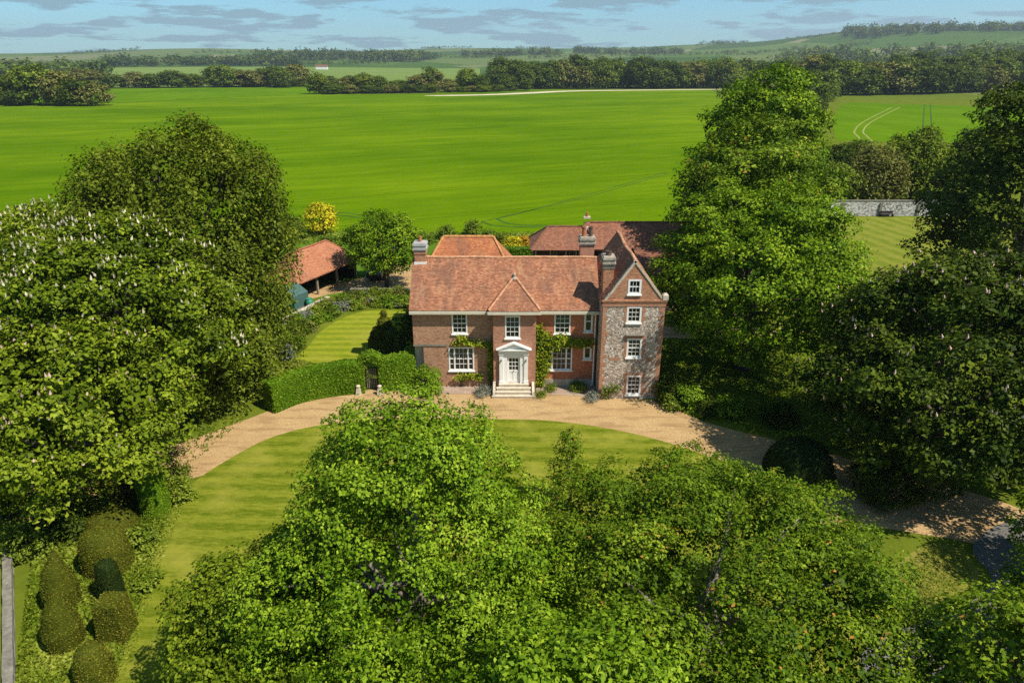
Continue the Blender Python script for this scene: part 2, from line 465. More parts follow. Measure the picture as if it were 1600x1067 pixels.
def fieldmat(name, a, b, c3, rot, lines=True):
    g = G(name)
    c = g.coord()
    m = g.mapping(c, rot=(0, 0, rot))
    x, y, z = g.xyz(m)
    big = g.noise(g.mapping(m, (0.5, 1.0, 1)), 0.016, 8, 0.68)
    med = g.noise(g.mapping(m, (0.2, 1.6, 1)), 0.16, 5, 0.65)
    fine = g.noise(c, 1.6, 5, 0.7)
    f = g.math('ADD', g.math('MULTIPLY', big, 0.6), g.math('MULTIPLY', med, 0.25))
    f = g.math('ADD', f, g.math('MULTIPLY', fine, 0.15))
    col = g.ramp(f, [(0.38, a), (0.5, b), (0.62, c3)])
    if lines:
        # faint tramlines every 24 m
        w = g.math('MODULO', g.math('ADD', g.math('ADD', y, 4000.0), g.math('MULTIPLY', g.noise(c, 0.008, 2), 20.0)), 24.0)
        l1 = g.math('MULTIPLY', g.math('GREATER_THAN', w, 11.0), g.math('LESS_THAN', w, 11.35))
        l2 = g.math('MULTIPLY', g.math('GREATER_THAN', w, 12.9), g.math('LESS_THAN', w, 13.25))
        ln = g.math('MULTIPLY', g.math('ADD', l1, l2), 0.5)
        col = g.mix(ln, col, tuple(k * 0.6 for k in a))
    return g.done(g.bsdf(col, 1.0, 0.0, g.bump(fine, 0.6, 0.12)))
fieldmat('crop', (0.050, 0.112, 0.001), (0.092, 0.165, 0.002), (0.155, 0.228, 0.004), R(-24))
fieldmat('crop_right', (0.060, 0.130, 0.002), (0.085, 0.165, 0.002), (0.115, 0.20, 0.004), R(80), False)
fieldmat('pale_crop', (0.12, 0.18, 0.035), (0.15, 0.21, 0.045), (0.18, 0.235, 0.055), R(10), False)
fieldmat('meadow', (0.060, 0.120, 0.010), (0.090, 0.165, 0.014), (0.13, 0.20, 0.025), R(30), False)
plain('tramline', (0.045, 0.10, 0.008), 0.9, 0.1, 0.3, 0.5)
plain('tramline_pale', (0.25, 0.25, 0.06), 0.9, 0.1, 0.3, 0.5)
plain('chalk', (0.55, 0.46, 0.30), 0.95, 0.1, 0.2, 0.2)

g = G('countryside')
c = g.coord()
vo = g.n('ShaderNodeTexVoronoi', {'Vector': g.mapping(c, (1.0, 0.75, 0.0)), 'Scale': 0.0031, 'Randomness': 0.9}, feature='F1')
rn = g.xyz(vo.outputs['Color'])
col = g.ramp(rn[0], [(0.0, (0.040, 0.080, 0.014)), (0.35, (0.062, 0.115, 0.018)), (0.62, (0.095, 0.15, 0.030)), (0.82, (0.13, 0.155, 0.05)), (0.95, (0.22, 0.20, 0.10))])
col = g.mix(g.rng(g.noise(c, 0.05, 4), 0.4, 0.7, 0.0, 0.3), col, (0.06, 0.10, 0.02))
d = g.n('ShaderNodeVectorMath', {0: c, 1: (0, -46, 0)}, operation='DISTANCE').outputs['Value']
near = g.rng(d, 500, 800, 0.0, 1.0)
nearcol = g.ramp(g.noise(c, 0.25, 6, 0.7), [(0.3, (0.075, 0.105, 0.008)), (0.7, (0.15, 0.18, 0.018))])
col = g.mix(near, nearcol, col)
g.done(g.bsdf(col, 1.0, 0.0, g.bump(g.noise(c, 3, 5, 0.7), 0.6, 0.1)))
M = MATS
# ------------------------------------------------------------------ ground
def smoothstep(a, b, x):
    t = np.clip((x - a) / (b - a), 0, 1)
    return t * t * (3 - 2 * t)

def hills(x, y):
    """terrain height; flat round the house, downland far behind"""
    x = np.asarray(x, float); y = np.asarray(y, float)
    d = np.hypot(x, y + 46)
    th = np.degrees(np.arctan2(x, np.maximum(y + 46, 1e-6)))          # 0 = straight ahead, + right
    th = np.where(y + 46 <= 0, 90 * np.sign(x), th)
    amp = np.interp(th, [-60, -37, -22, -8, 0, 10, 18, 24, 30, 37, 60], [62, 62, 74, 82, 88, 92, 125, 165, 168, 160, 130])
    far = smoothstep(1200, 4600, d) * amp
    roll = 9 * np.sin(x * 0.0021 + 1.3) * np.sin(d * 0.0032 + x * 0.0012) + 6 * np.sin(x * 0.0047 + d * 0.0023)
    far = far + roll * smoothstep(1250, 2600, d)
    right = 14 * smoothstep(20, 34, th) * smoothstep(450, 1300, d)
    return far + right

def terrain():
    rad = np.concatenate([np.linspace(0, 600, 14), np.geomspace(650, 9000, 64)])
    ang = np.radians(np.concatenate([np.linspace(-60, 60, 161), np.linspace(64, 296, 59)]))
    V = []
    for r in rad:
        xs = r * np.sin(ang); ys = -46 + r * np.cos(ang)
        z = hills(xs, ys)
        V += list(zip(xs, ys, z))
    n = len(ang); Fc = []
    for i in range(len(rad) - 1):
        for j in range(n):
            j2 = (j + 1) % n
            if i == 0:
                Fc.append((j, (i + 1) * n + j2, (i + 1) * n + j)[::-1])
            else:
                Fc.append((i * n + j, i * n + j2, (i + 1) * n + j2, (i + 1) * n + j)[::-1])
    m = bpy.data.meshes.new('ground')
    m.from_pydata(V, [], Fc)
    m.polygons.foreach_set('use_smooth', [True] * len(m.polygons))
    m.materials.append(M['countryside'])
    m.update()
    if m.polygons[200].normal.z < 0:
        m.flip_normals()
    tag(link('ground', m), kind='structure')
terrain()

def smooth_poly(pts, k=6, closed=True):
    out = []; n = len(pts)
    for i in range(n if closed else n - 1):
        p = [np.array(pts[(i + j) % n] if closed else pts[min(max(i + j, 0), n - 1)], float) for j in (-1, 0, 1, 2)]
        for t in np.arange(k) / k:
            out.append(tuple(0.5 * (2 * p[1] + (p[2] - p[0]) * t + (2 * p[0] - 5 * p[1] + 4 * p[2] - p[3]) * t * t + (3 * p[1] - p[0] - 3 * p[2] + p[3]) * t ** 3)))
    if not closed: out.append(tuple(pts[-1]))
    return out

def sheet(name, pts, z, mat, smooth=0, skirt=0.0, wob=0.0, parent=None):
    if smooth: pts = smooth_poly(pts, smooth)
    if wob:
        rr = random.Random(len(pts))
        pts = [(x + rr.uniform(-wob, wob), y + rr.uniform(-wob, wob)) for x, y in pts]
    a = sum(pts[i][0] * pts[(i + 1) % len(pts)][1] - pts[(i + 1) % len(pts)][0] * pts[i][1] for i in range(len(pts)))
    if a < 0: pts = pts[::-1]
    mb = MB()
    if skirt:
        mb.prism([(x, y, z - skirt) for x, y in pts], (0, 0, skirt))
    else:
        mb.face(*[(x, y, z) for x, y in pts])
    o = mb.build(name, M[mat], parent)
    if parent is None: tag(o, kind='structure')
    return o

sheet('crop_field', [(-420, 20), (-60, 44), (-30, 49.5), (0, 49), (22, 51), (48, 90), (80, 190), (110, 300), (172, 583), (120, 575), (30, 575), (-40, 545), (-60, 500), (-131, 487), (-190, 440), (-235, 372), (-300, 350), (-420, 345)], 0.02, 'crop')
sheet('distant_field', [(-230, 375), (-185, 445), (-130, 492), (-70, 660), (-230, 690), (-420, 640), (-420, 380)], 0.02, 'crop_right')
sheet('right_field', [(100, 172), (150, 160), (230, 200), (345, 430), (340, 470), (250, 452), (185, 360), (130, 245)], 0.02, 'crop_right')
def pale_field():
    """pale crop draped over the first rise of the far hills"""
    ths = np.radians(np.linspace(-36, -2.5, 60)); ds = np.linspace(735, 1850, 26)
    V, Fc = [], []
    for dd in ds:
        for t in ths:
            x, y = dd * math.sin(t), -46 + dd * math.cos(t)
            V.append((x, y, float(hills(x, y)) + 0.4))
    n = len(ths)
    for a in range(len(ds) - 1):
        for b in range(n - 1):
            Fc.append((a * n + b, a * n + b + 1, (a + 1) * n + b + 1, (a + 1) * n + b))
    m = bpy.data.meshes.new('pale_field'); m.from_pydata(V, [], Fc); m.materials.append(M['pale_crop']); m.update()
    if m.polygons[0].normal.z < 0: m.flip_normals()
    tag(link('pale_field', m), kind='structure')
pale_field()
sheet('chalk_track', [(-62, 470), (-22, 488), (10, 520), (55, 560), (172, 588), (172, 576), (60, 545), (20, 505), (-10, 478), (-45, 462)], 0.05, 'chalk', 4)
sheet('garden_meadow', [(-60, 16), (-16, 22), (-13, 33), (22, 34), (30, 51), (0, 49), (-30, 49.5), (-60, 44)], 0.012, 'meadow', 3)
sheet('walled_lawn', [(34, 14), (44, 12), (72, 40), (72, 59.8), (46, 60.6), (40, 40)], 0.016, 'lawn_walled')
sheet('gravel_drive', [(-30, -15), (-21.5, -8.5), (-17.5, -4.4), (-15.5, -2.7), (-11.3, -0.9), (-7.6, 0.3), (-5.2, -1.0), (0, -1.0), (6.2, -1.7), (10.2, -2.4), (13.0, -5.4), (16.9, -7.9), (22, -11), (28, -15.5), (26, -18.5), (20, -17), (14, -16), (0, -9), (-14, -10), (-22, -14.5), (-30, -19)], 0.016, 'gravel', 5, wob=0.06)
sheet('front_lawn', [(-16.9, -9.4), (-15.1, -7.2), (-12.1, -5.8), (-7.0, -5.2), (-2, -5.15), (2.6, -5.4), (6.8, -6.6), (10.2, -8.4), (12.4, -10.1), (14.9, -11.8), (16.2, -15), (15.5, -20), (14, -26), (10, -40), (-6, -44), (-13, -38), (-15.4, -30), (-15.9, -25.3), (-17.7, -18.6), (-18.6, -13.6)], 0.06, 'lawn', 5, skirt=0.06)
sheet('garden_lawn', [(-17.6, 4.6), (-17.4, 8), (-17.3, 11), (-16.3, 14.3), (-14.6, 16.5), (-12, 17), (-10, 16.2), (-9.3, 12), (-8.8, 6), (-10.2, 3.2), (-14, 3.0)], 0.035, 'lawn_garden', 4, skirt=0.03)
sheet('courtyard', [(-22, 19), (-17.5, 22.8), (-8, 22.6), (8, 17), (16, 17), (18, 24), (2, 26), (-7, 33), (-13, 33.5), (-17.5, 27), (-21.5, 24)], 0.024, 'gravel', 4)
sheet('house_paving', [(-6.4, 0.2), (-6.6, -1.15), (-4, -1.3), (-1.5, -1.25), (-1.5, 0.2)], 0.030, 'paving')
sheet('house_border', [(1.8, 0.2), (1.8, -1.2), (4, -1.5), (6.2, -1.9), (6.2, 0.2)], 0.030, 'paving')
sheet('side_path', [(10.6, 10.5), (17, 9.5), (26, 10), (26, 12), (16, 12.2), (10.6, 13.5)], 0.014, 'gravel', 3)
sheet('grass_verge', [(15.4, -21.5), (18.6, -19.6), (21.0, -18.2), (22.4, -18.6), (22.2, -20.4), (20.6, -21.6), (18.4, -22.6), (16.2, -23.0)], 0.05, 'verge', 4, skirt=0.05)
sheet('lane', [(28, -15.8), (34, -16), (34, -30), (22, -34), (10, -36), (10, -30), (15, -24.5), (17.2, -23.6), (20.6, -22.2), (22.7, -20.6), (22.9, -18.8), (24.5, -17.2)], 0.020, 'asphalt', 3)

# wheel marks in the crop
def ribbon(name, pts, w, mat, z=0.035):
    p = smooth_poly(pts, 6, False)
    mb = MB()
    for a, b in zip(p[:-1], p[1:]):
        d = Vector((b[0] - a[0], b[1] - a[1], 0)).normalized(); s = Vector((-d.y, d.x, 0)) * w * 0.5
        mb.face((a[0] - s.x, a[1] - s.y, z), (b[0] - s.x, b[1] - s.y, z), (b[0] + s.x, b[1] + s.y, z), (a[0] + s.x, a[1] + s.y, z))
    o = mb.build(name, M[mat]); tag(o, kind='structure')
    m = o.data; m.update()
    if len(m.polygons) and m.polygons[0].normal.z < 0: m.flip_normals()
    return o
for off in (0.0, 1.9):
    ribbon('wheel_mark', [(-30 + off * 0.3, 62 + off), (-26, 61 + off), (-22.5, 58.5 + off), (-20.5 + off * 0.5, 55 + off)], 0.5, 'tramline')
    ribbon('wheel_mark', [(-4.6 + off * 1.2, 57 + off), (-2.6 + off, 54.2 + off * 0.8), (2, 53.2 + off * 0.7), (8, 53.0 + off * 0.6)], 0.55, 'tramline')
    ribbon('wheel_mark', [(-4.6 + off * 1.2, 57 + off), (0 + off, 62 + off), (14, 78 + off), (34, 105 + off)], 0.25, 'tramline')
    ribbon('wheel_mark', [(107 + off * 1.6, 170), (113 + off * 1.6, 186), (120 + off * 1.6, 203), (143 + off * 1.7, 244), (201 + off * 2.2, 335)], 0.6, 'tramline_pale')
    ribbon('wheel_mark', [(132 + off * 1.7, 182), (190 + off * 1.7, 285), (252 + off * 1.7, 395)], 0.6, 'tramline')
    ribbon('wheel_mark', [(212 + off * 1.7, 272), (260 + off * 1.7, 358), (308 + off * 1.7, 430)], 0.7, 'tramline')
# ------------------------------------------------------------------ the manor house
house = thing('manor_house', 'red brick manor house with tiled roofs and flint gabled tower', 'house', (0, 0, 0))

def wall_cells(mb, x0, x1, z0, z1, y, openings, depth=0.16):
    """a front wall (facing -Y) with real openings and their reveals"""
    xs = sorted({x0, x1, *[o[0] for o in openings], *[o[1] for o in openings]})
    zs = sorted({z0, z1, *[o[2] for o in openings], *[o[3] for o in openings]})
    xs = [v for v in xs if x0 <= v <= x1]; zs = [v for v in zs if z0 <= v <= z1]
    for a, b in zip(xs[:-1], xs[1:]):
        for c, d in zip(zs[:-1], zs[1:]):
            mx_, mz_ = (a + b) / 2, (c + d) / 2
            if any(o[0] < mx_ < o[1] and o[2] < mz_ < o[3] for o in openings): continue
            mb.face((a, y, c), (b, y, c), (b, y, d), (a, y, d))
    for o in openings:
        a, b, c, d = o[:4]
        if not (x0 - .01 <= a and b <= x1 + .01 and z0 - .01 <= c and d <= z1 + .01): continue
        mb.face((a, y, c), (a, y + depth, c), (b, y + depth, c), (b, y, c))
        mb.face((a, y, d), (b, y, d), (b, y + depth, d), (a, y + depth, d))
        mb.face((a, y, c), (a, y, d), (a, y + depth, d), (a, y + depth, c))
        mb.face((b, y, c), (b, y + depth, c), (b, y + depth, d), (b, y, d))
        mb.face((a, y + depth, c), (a, y + depth, d), (b, y + depth, d), (b, y + depth, c))

wrnd = random.Random(21)
def window(x0, x1, z0, z1, y, cols, rows, meeting=True, thirds=None, inset=0.03, fr=0.10, sill=True, parent=house):
    """sash window in an opening; frame > sash (glazing bars), glass, sill"""
    f = MB()
    ya, yb = y + inset - 0.05, y + inset + 0.05
    f.box(x0, x0 + fr, ya, yb, z0, z1); f.box(x1 - fr, x1, ya, yb, z0, z1)
    f.box(x0 + fr, x1 - fr, ya, yb, z1 - fr, z1); f.box(x0 + fr, x1 - fr, ya, yb, z0, z0 + fr)
    w = f.build('window', M['white_paint'], parent)
    gx0, gx1, gz0, gz1 = x0 + fr, x1 - fr, z0 + fr, z1 - fr
    b = MB()
    bw = 0.024
    ym = y + inset + 0.005
    def bars(a, c, d, e, nc, nr):
        for i in range(1, nc):
            x = a + (c - a) * i / nc
            b.box(x - bw / 2, x + bw / 2, ym - 0.012, ym + 0.03, d, e)
        for i in range(1, nr):
            z = d + (e - d) * i / nr
            hw = 0.035 if (meeting and i * 2 == nr) else bw / 2
            b.box(a, c, ym - 0.014, ym + 0.03, z - hw, z + hw)
    if thirds:
        t = (gx1 - gx0) * thirds
        m1, m2 = gx0 + t, gx1 - t
        for x in (m1, m2): b.box(x - 0.055, x + 0.055, ym - 0.04, ym + 0.03, gz0, gz1)
        bars(gx0, m1 - 0.055, gz0, gz1, 1, rows); bars(m2 + 0.055, gx1, gz0, gz1, 1, rows); bars(m1 + 0.055, m2 - 0.055, gz0, gz1, cols, rows)
    else:
        bars(gx0, gx1, gz0, gz1, cols, rows)
    b.build('glazing_bars', M['white_paint'], w)
    zm = (gz0 + gz1) / 2
    for k, (c, d) in enumerate(((gz0, zm), (zm, gz1))):
        gl = MB()
        yy = y + inset + 0.04 - 0.008 * k
        j1, j2 = wrnd.uniform(-.006, .006), wrnd.uniform(-.012, .012)
        gl.face((gx0, yy - j1, c), (gx1, yy + j1, c), (gx1, yy + j1 + j2, d), (gx0, yy - j1 + j2, d))
        gl.build('pane', M['glass_pale' if wrnd.random() < 0.4 else 'glass'], w)
    if sill:
        s = MB(); s.box(x0 - 0.06, x1 + 0.06, y - 0.10, y + 0.02, z0 - 0.09, z0 - 0.003)
        s.build('sill', M['white_paint'], w)
    return w

# --- main front wall
EAVE, TOWX = 6.12, 6.25
up_l, up_r, up_s = (-4.36, -3.24, 4.26, 5.86), (3.06, 4.24, 4.26, 5.88), (5.22, 5.84, 4.42, 6.02)
lo_l, lo_r, lo_s = (-4.68, -2.80, 1.32, 3.20), (2.54, 4.44, 1.36, 3.20), (5.24, 5.86, 2.24, 3.24)
mb = MB()
wall_cells(mb, -7.2, -1.35, 3.36, EAVE, 0, [up_l])
wall_cells(mb, -6.5, -1.35, 0.0, 3.36, 0, [lo_l])
mb.face((-6.5, 0, 0), (-6.5, 0, 3.36), (-6.5, 0.45, 3.36), (-6.5, 0.45, 0))
mb.face((-7.2, 0, 3.36), (-7.2, 0.45, 3.36), (-6.5, 0.45, 3.36), (-6.5, 0, 3.36))
mb.build('left_front_wall', M['brick_brown'], house)
mb = MB()
wall_cells(mb, 1.72, TOWX, 0.62, EAVE, 0, [up_r, up_s, lo_r, lo_s])
mb.build('right_front_wall', M['brick_red'], house)
mb = MB(); mb.box(1.72, TOWX, -0.04, 0.1, 0, 0.62)
mb.build('plinth', M['render_wall'], house)
mb = MB(); mb.face((-7.2, 0.45, 0), (-6.5, 0.45, 0), (-6.5, 0.45, 3.36), (-7.2, 0.45, 3.36))
mb.build('rendered_recess', M['render_wall'], house)
mb = MB(); mb.box(-7.23, -4.75, -0.05, 0.0, 3.28, 3.42)
mb.build('string_course', M['stone_grey'], house)
# end, back and wing walls
mb = MB()
mb.face((-7.2, 6, 0), (-7.2, 0.45, 0), (-7.2, 0.45, 3.36), (-7.2, 0, 3.36), (-7.2, 0, EAVE), (-7.2, 3, 9.08), (-7.2, 6, EAVE))
mb.face((TOWX, 6, 0), (-7.2, 6, 0), (-7.2, 6, EAVE), (TOWX, 6, EAVE))
mb.build('end_wall', M['brick_rose'], house)
mb = MB()
mb.box(-7.5, 0.2, 6.02, 13.6, 0, 5.8)
mb.build('rear_wing_wall', M['brick_rose'], house)

# --- entrance bay
BY = -0.75
bw_ = (-0.50, 0.58, 4.22, 5.92)
mb = MB()
wall_cells(mb, -1.35, 1.72, 0, 6.28, BY, [bw_, (-0.56, 0.80, 0.68, 3.0)], 0.2)
for x in (-1.35, 1.72):
    q = [(x, BY, 0), (x, 0, 0), (x, 0, 6.28), (x, BY, 6.28)]
    mb.face(*(q[::-1] if x < 0 else q))
mb.build('entrance_bay_wall', M['brick_rose'], house)

# windows
window(*up_l, 0, 3, 4); window(*up_r, 0, 3, 4)
window(*up_s, 0, 1, 2, fr=0.13)
window(*lo_l, 0, 3, 4, thirds=0.2); window(*lo_r, 0, 3, 4, thirds=0.2)
window(*lo_s, 0, 1, 1, meeting=False, fr=0.13)
window(*bw_, BY, 3, 4)

# --- roofs
def tile_plane(mb, O, U, V, W, H, ul, ur, rng, tw=0.175, gauge=0.11, sag=None):
    """plain tiles laid on a plane: O origin, U along eave, V up the slope; ul/ur(v) limit each course"""
    O, U, V = Vector(O), Vector(U).normalized(), Vector(V).normalized()
    Nn = U.cross(V).normalized()
    rows = int(H / gauge)
    for r in range(rows):
        v0 = r * gauge; v1 = min(v0 + gauge * 1.35, H)
        a, b = ul(v0 + gauge * 0.5), ur(v0 + gauge * 0.5)
        x = a - (tw * 0.5 if r % 2 else 0) 
        while x < b:
            xa, xb = max(x, a), min(x + tw - 0.006, b)
            x += tw
            if xb - xa < 0.02: continue
            lift = 0.030 + rng.uniform(-0.006, 0.012)
            t = min(max(rng.gauss(0.5, 0.24), 0), 1)
            def P(u, v, n):
                p = O + U * u + V * v + Nn * n
                if sag: p.z += sag(p)
                return p
            dv = rng.uniform(-0.008, 0.008)
            p = [P(xa, v0 + dv, 0.002), P(xb, v0 + dv, 0.002), P(xb, v0 + dv, lift), P(xa, v0 + dv, lift), P(xa, v1, 0.006), P(xb, v1, 0.006)]
            mb.face(p[0], p[1], p[2], p[3], tint=t)
            mb.face(p[3], p[2], p[5], p[4], tint=t)

def sagf(p, amt=0.05, f=0.55):
    return amt * (mnoise.noise(Vector((p.x * f, p.y * f * 0.7, 3.1))) + 0.4 * mnoise.noise(Vector((p.x * 1.7, p.y * 1.7, 8.1))))

def ridge_tiles(mb, a, b, r=0.11, step=0.42, sag=None, rng=random.Random(5)):
    a, b = Vector(a), Vector(b); L = (b - a).length; n = max(1, int(L / step))
    for i in range(n):
        p, q = a.lerp(b, i / n), a.lerp(b, (i + 0.97) / n)
        if sag: p.z += sag(p); q.z += sag(q)
        rr = r * rng.uniform(0.93, 1.08)
        mb.tube([p, q], [rr, rr * 0.95], 8)

rg = random.Random(11)
def slab(mb, *pts):
    """roof boarding below the tiles: 5 cm thick, 1 cm below the tile bed"""
    mb.face(*pts)
# main roof
SL = math.hypot(3.3, 2.95)
base = MB()
base.face((-7.32, -0.3, 6.19), (6.3, -0.3, 6.19), (6.3, 3, 9.14), (-7.32, 3, 9.14))
base.face((6.3, 6.3, 6.19), (-7.32, 6.3, 6.19), (-7.32, 3, 9.14), (6.3, 3, 9.14))
base.face((-7.32, -0.3, 6.13), (-7.32, 3, 9.08), (-7.32, 3, 9.14), (-7.32, -0.3, 6.19))
base.face((-7.32, -0.3, 6.13), (-7.32, -0.3, 6.19), (6.3, -0.3, 6.19), (6.3, -0.3, 6.13))
for v_i in range(len(base.v)):
    x_, y_, z_ = base.v[v_i]; base.v[v_i] = (x_, y_, z_ - 0.07)
roof = base.build('main_roof', M['tile_main'], house)
tl = MB()
tile_plane(tl, (-7.36, -0.34, 6.17), (1, 0, 0), (0, 3.3, 2.95), 13.7, SL, lambda v: 0, lambda v: 13.62, rg, sag=sagf)
tile_plane(tl, (6.3, 6.34, 6.17), (-1, 0, 0), (0, -3.3, 2.95), 13.7, SL, lambda v: 0, lambda v: 13.62, rg, sag=sagf, tw=0.34, gauge=0.2)
tag(tl.build('tiles', M['tile_main'], roof, tint=True), kind='stuff')
rt = MB(); ridge_tiles(rt, (-6.3, 3, 9.17), (6.3, 3, 9.17), sag=sagf)
rt.build('ridge_tiles', M['ridge_clay'], roof)
# bay roof: hipped to a point
AP = Vector((0.17, 1.25, 8.18)); ex0, ex1, ey, ez = -1.68, 2.02, -1.06, 6.36
bb = MB()
bb.face((ex0, ey, ez), (ex1, ey, ez), AP)
bb.face((ex1, ey, ez), (ex1, 0.0, ez), (0.17, 2.1, 8.18), AP)
bb.face((ex0, 0.0, ez), (ex0, ey, ez), AP, (0.17, 2.1, 8.18))
bb.face((ex0, ey, ez - 0.02), (ex0, 0, ez - 0.02), (ex1, 0, ez - 0.02), (ex1, ey, ez - 0.02))
for i in range(len(bb.v)):
    x_, y_, z_ = bb.v[i]; bb.v[i] = (x_, y_, z_ - 0.03)
broof = bb.build('entrance_bay_roof', M['tile_main'], house)
tl = MB()
hw = (ex1 - ex0) / 2; run = AP.y - ey; rise = AP.z - ez; fs = math.hypot(run, rise)
tile_plane(tl, (ex0, ey, ez), (1, 0, 0), (0, run, rise), 2 * hw, fs, lambda v: hw * v / fs, lambda v: 2 * hw - hw * v / fs, rg)
ss = math.hypot(hw, rise)
tile_plane(tl, (ex1, ey, ez), (0, 1, 0), (-hw, 0, rise), 4, ss, lambda v: run * v / ss, lambda v: 1.1 + 2.1 * v / ss, rg)
tile_plane(tl, (ex0, 2.1, ez), (0, -1, 0), (hw, 0, rise), 4, ss, lambda v: 2.1 - 2.1 * v / ss, lambda v: 3.16 - run * v / ss, rg)
tag(tl.build('tiles', M['tile_main'], broof, tint=True), kind='stuff')
rt = MB()
ridge_tiles(rt, (ex0 + .03, ey + .03, ez + .06), AP + Vector((0, 0, .06)), 0.085); ridge_tiles(rt, (ex1 - .03, ey + .03, ez + .06), AP + Vector((0, 0, .06)), 0.085)
ridge_tiles(rt, AP + Vector((0, 0, .05)), (0.17, 2.1, 8.23), 0.09)
rt.build('hip_tiles', M['ridge_clay'], broof)
fn = MB(); fn.lathe([(0.20, 7.98), (0.20, 8.14), (0.13, 8.22), (0.10, 8.28), (0.14, 8.36), (0.12, 8.44), (0.04, 8.5)], 10, (0.17, 1.12))
fn.build('finial', M['cap_stone'], broof, smooth=True)
# eaves boards and gutters
mb = MB(); mb.box(-7.3, -1.68, -0.30, -0.02, 5.84, 5.96); mb.box(-7.34, -1.70, -0.42, -0.30, 5.90, 6.11); mb.build('eaves_cornice', M['cream_paint'], house)
mb = MB(); mb.box(2.02, TOWX - 0.01, -0.30, -0.02, 5.84, 5.96); mb.box(2.04, TOWX - 0.01, -0.42, -0.30, 5.90, 6.11)
mb.build('eaves_cornice', M['cream_paint'], house)
mb = MB()
mb.box(-1.56, 1.92, -0.97, BY - 0.01, 6.06, 6.30); mb.box(-1.56, -1.36, BY - 0.01, -0.02, 6.06, 6.30); mb.box(1.73, 1.92, BY - 0.01, -0.02, 6.06, 6.30)
mb.box(-1.72, 2.06, -1.14, -0.972, 6.12, 6.31)
mb.build('entrance_bay_cornice', M['cream_paint'], house)
mb = MB(); mb.tube([(6.02, -0.30, 6.02), (6.02, -0.09, 5.8), (6.02, -0.09, 0.35), (5.88, -0.2, 0.12)], 0.055, 8)
mb.build('downpipe', M['white_paint'], house, smooth=True)
mb = MB(); mb.tube([(6.19, -0.09, 6.0), (6.19, -0.09, 0.1)], 0.04, 8)
mb.build('downpipe', M['iron'], house, smooth=True)

# rear wing roof: hipped, ridge along X
rw = MB()
E1, E2, Y1, Y2, ze, zr, yr = -7.85, 0.55, 6.15, 13.9, 5.75, 9.0, 10.0
ra, rb = -5.75, -1.55
faces = [((E1, Y1, ze), (E2, Y1, ze), (rb, yr, zr), (ra, yr, zr)), ((E2, Y2, ze), (E1, Y2, ze), (ra, yr, zr), (rb, yr, zr)),
         ((E2, Y1, ze), (E2, Y2, ze), (rb, yr, zr)), ((E1, Y2, ze), (E1, Y1, ze), (ra, yr, zr))]
for fc in faces: rw.face(*[(p[0], p[1], p[2] - 0.07) for p in fc])
rroof = rw.build('rear_wing_roof', M['tile_rear'], house)
tl = MB(); hs = math.hypot(yr - Y1, zr - ze)
tile_plane(tl, (E1, Y1, ze), (1, 0, 0), (0, yr - Y1, zr - ze), 8, hs, lambda v: (ra - E1) * v / hs, lambda v: (E2 - E1) - (E2 - rb) * v / hs, rg, sag=sagf)
s2 = math.hypot(E2 - rb, zr - ze)
tile_plane(tl, (E2, Y1, ze), (0, 1, 0), (-(E2 - rb), 0, zr - ze), 8, s2, lambda v: (yr - Y1) * v / s2, lambda v: (Y2 - Y1) - (Y2 - yr) * v / s2, rg, tw=.25, gauge=.15)
tile_plane(tl, (E1, Y2, ze), (0, -1, 0), (ra - E1, 0, zr - ze), 8, s2, lambda v: (Y2 - yr) * v / s2, lambda v: (Y2 - Y1) - (yr - Y1) * v / s2, rg, tw=.25, gauge=.15)
tag(tl.build('tiles', M['tile_rear'], rroof, tint=True), kind='stuff')
rt = MB(); ridge_tiles(rt, (ra, yr, zr + .03), (rb, yr, zr + .03), 0.13); ridge_tiles(rt, (E1, Y1, ze + .03), (ra, yr, zr + .03), 0.11); ridge_tiles(rt, (E2, Y1, ze + .03), (rb, yr, zr + .03), 0.11)
rt.build('ridge_tiles', M['ridge_orange'], rroof)

# --- tower
TX0, TX1, TY, TB, TZ, TA = 6.25, 10.5, -2.0, 6.6, 7.36, 10.25
TC = (TX0 + TX1) / 2 - 0.12
tw_open = [(7.90, 8.92, 5.86, 7.06), (8.05, 9.10, 3.24, 4.70), (8.20, 9.26, 0.32, 1.86)]
mb = MB()
wall_cells(mb, TX0, TX1, 0, TZ, TY, tw_open)
mb.face((TX0, TY, 0), (TX0, TY, TZ), (TX0, TB, TZ), (TX0, TB, 0))
mb.face((TX1, TY, 0), (TX1, TB, 0), (TX1, TB, TZ), (TX1, TY, TZ))
mb.face((TX1, TB, 0), (TX0, TB, 0), (TX0, TB, TZ), (TX1, TB, TZ))
mb.build('tower_wall', M['flint'], house)
# gable with its opening
gw = (7.86, 8.76, 7.94, 9.0)
mb = MB()
gy = TY - 0.02
def gx(z, s):      # verge line
    return TC + s * (TA - z) / (TA - TZ) * ((TX1 - TC) if s > 0 else (TC - TX0))
zl = [TZ, gw[2], gw[3], TA]
for za, zb in zip(zl[:-1], zl[1:]):
    if za == gw[2]:
        mb.face((gx(za, -1), gy, za), (gw[0], gy, za), (gw[0], gy, zb), (gx(zb, -1), gy, zb))
        mb.face((gw[1], gy, za), (gx(za, 1), gy, za), (gx(zb, 1), gy, zb), (gw[1], gy, zb))
    elif zb == TA:
        mb.face((gx(za, -1), gy, za), (gx(za, 1), gy, za), (TC, gy, TA))
    else:
        mb.face((gx(za, -1), gy, za), (gx(za, 1), gy, za), (gx(zb, 1), gy, zb), (gx(zb, -1), gy, zb))
a, b, c, d = gw
for q in (((a, c), (b, c)), ((b, d), (a, d)), ((a, d), (a, c)), ((b, c), (b, d))):
    (xa, za), (xb, zb) = q
    mb.face((xa, gy, za), (xb, gy, zb), (xb, gy + .16, zb), (xa, gy + .16, za))
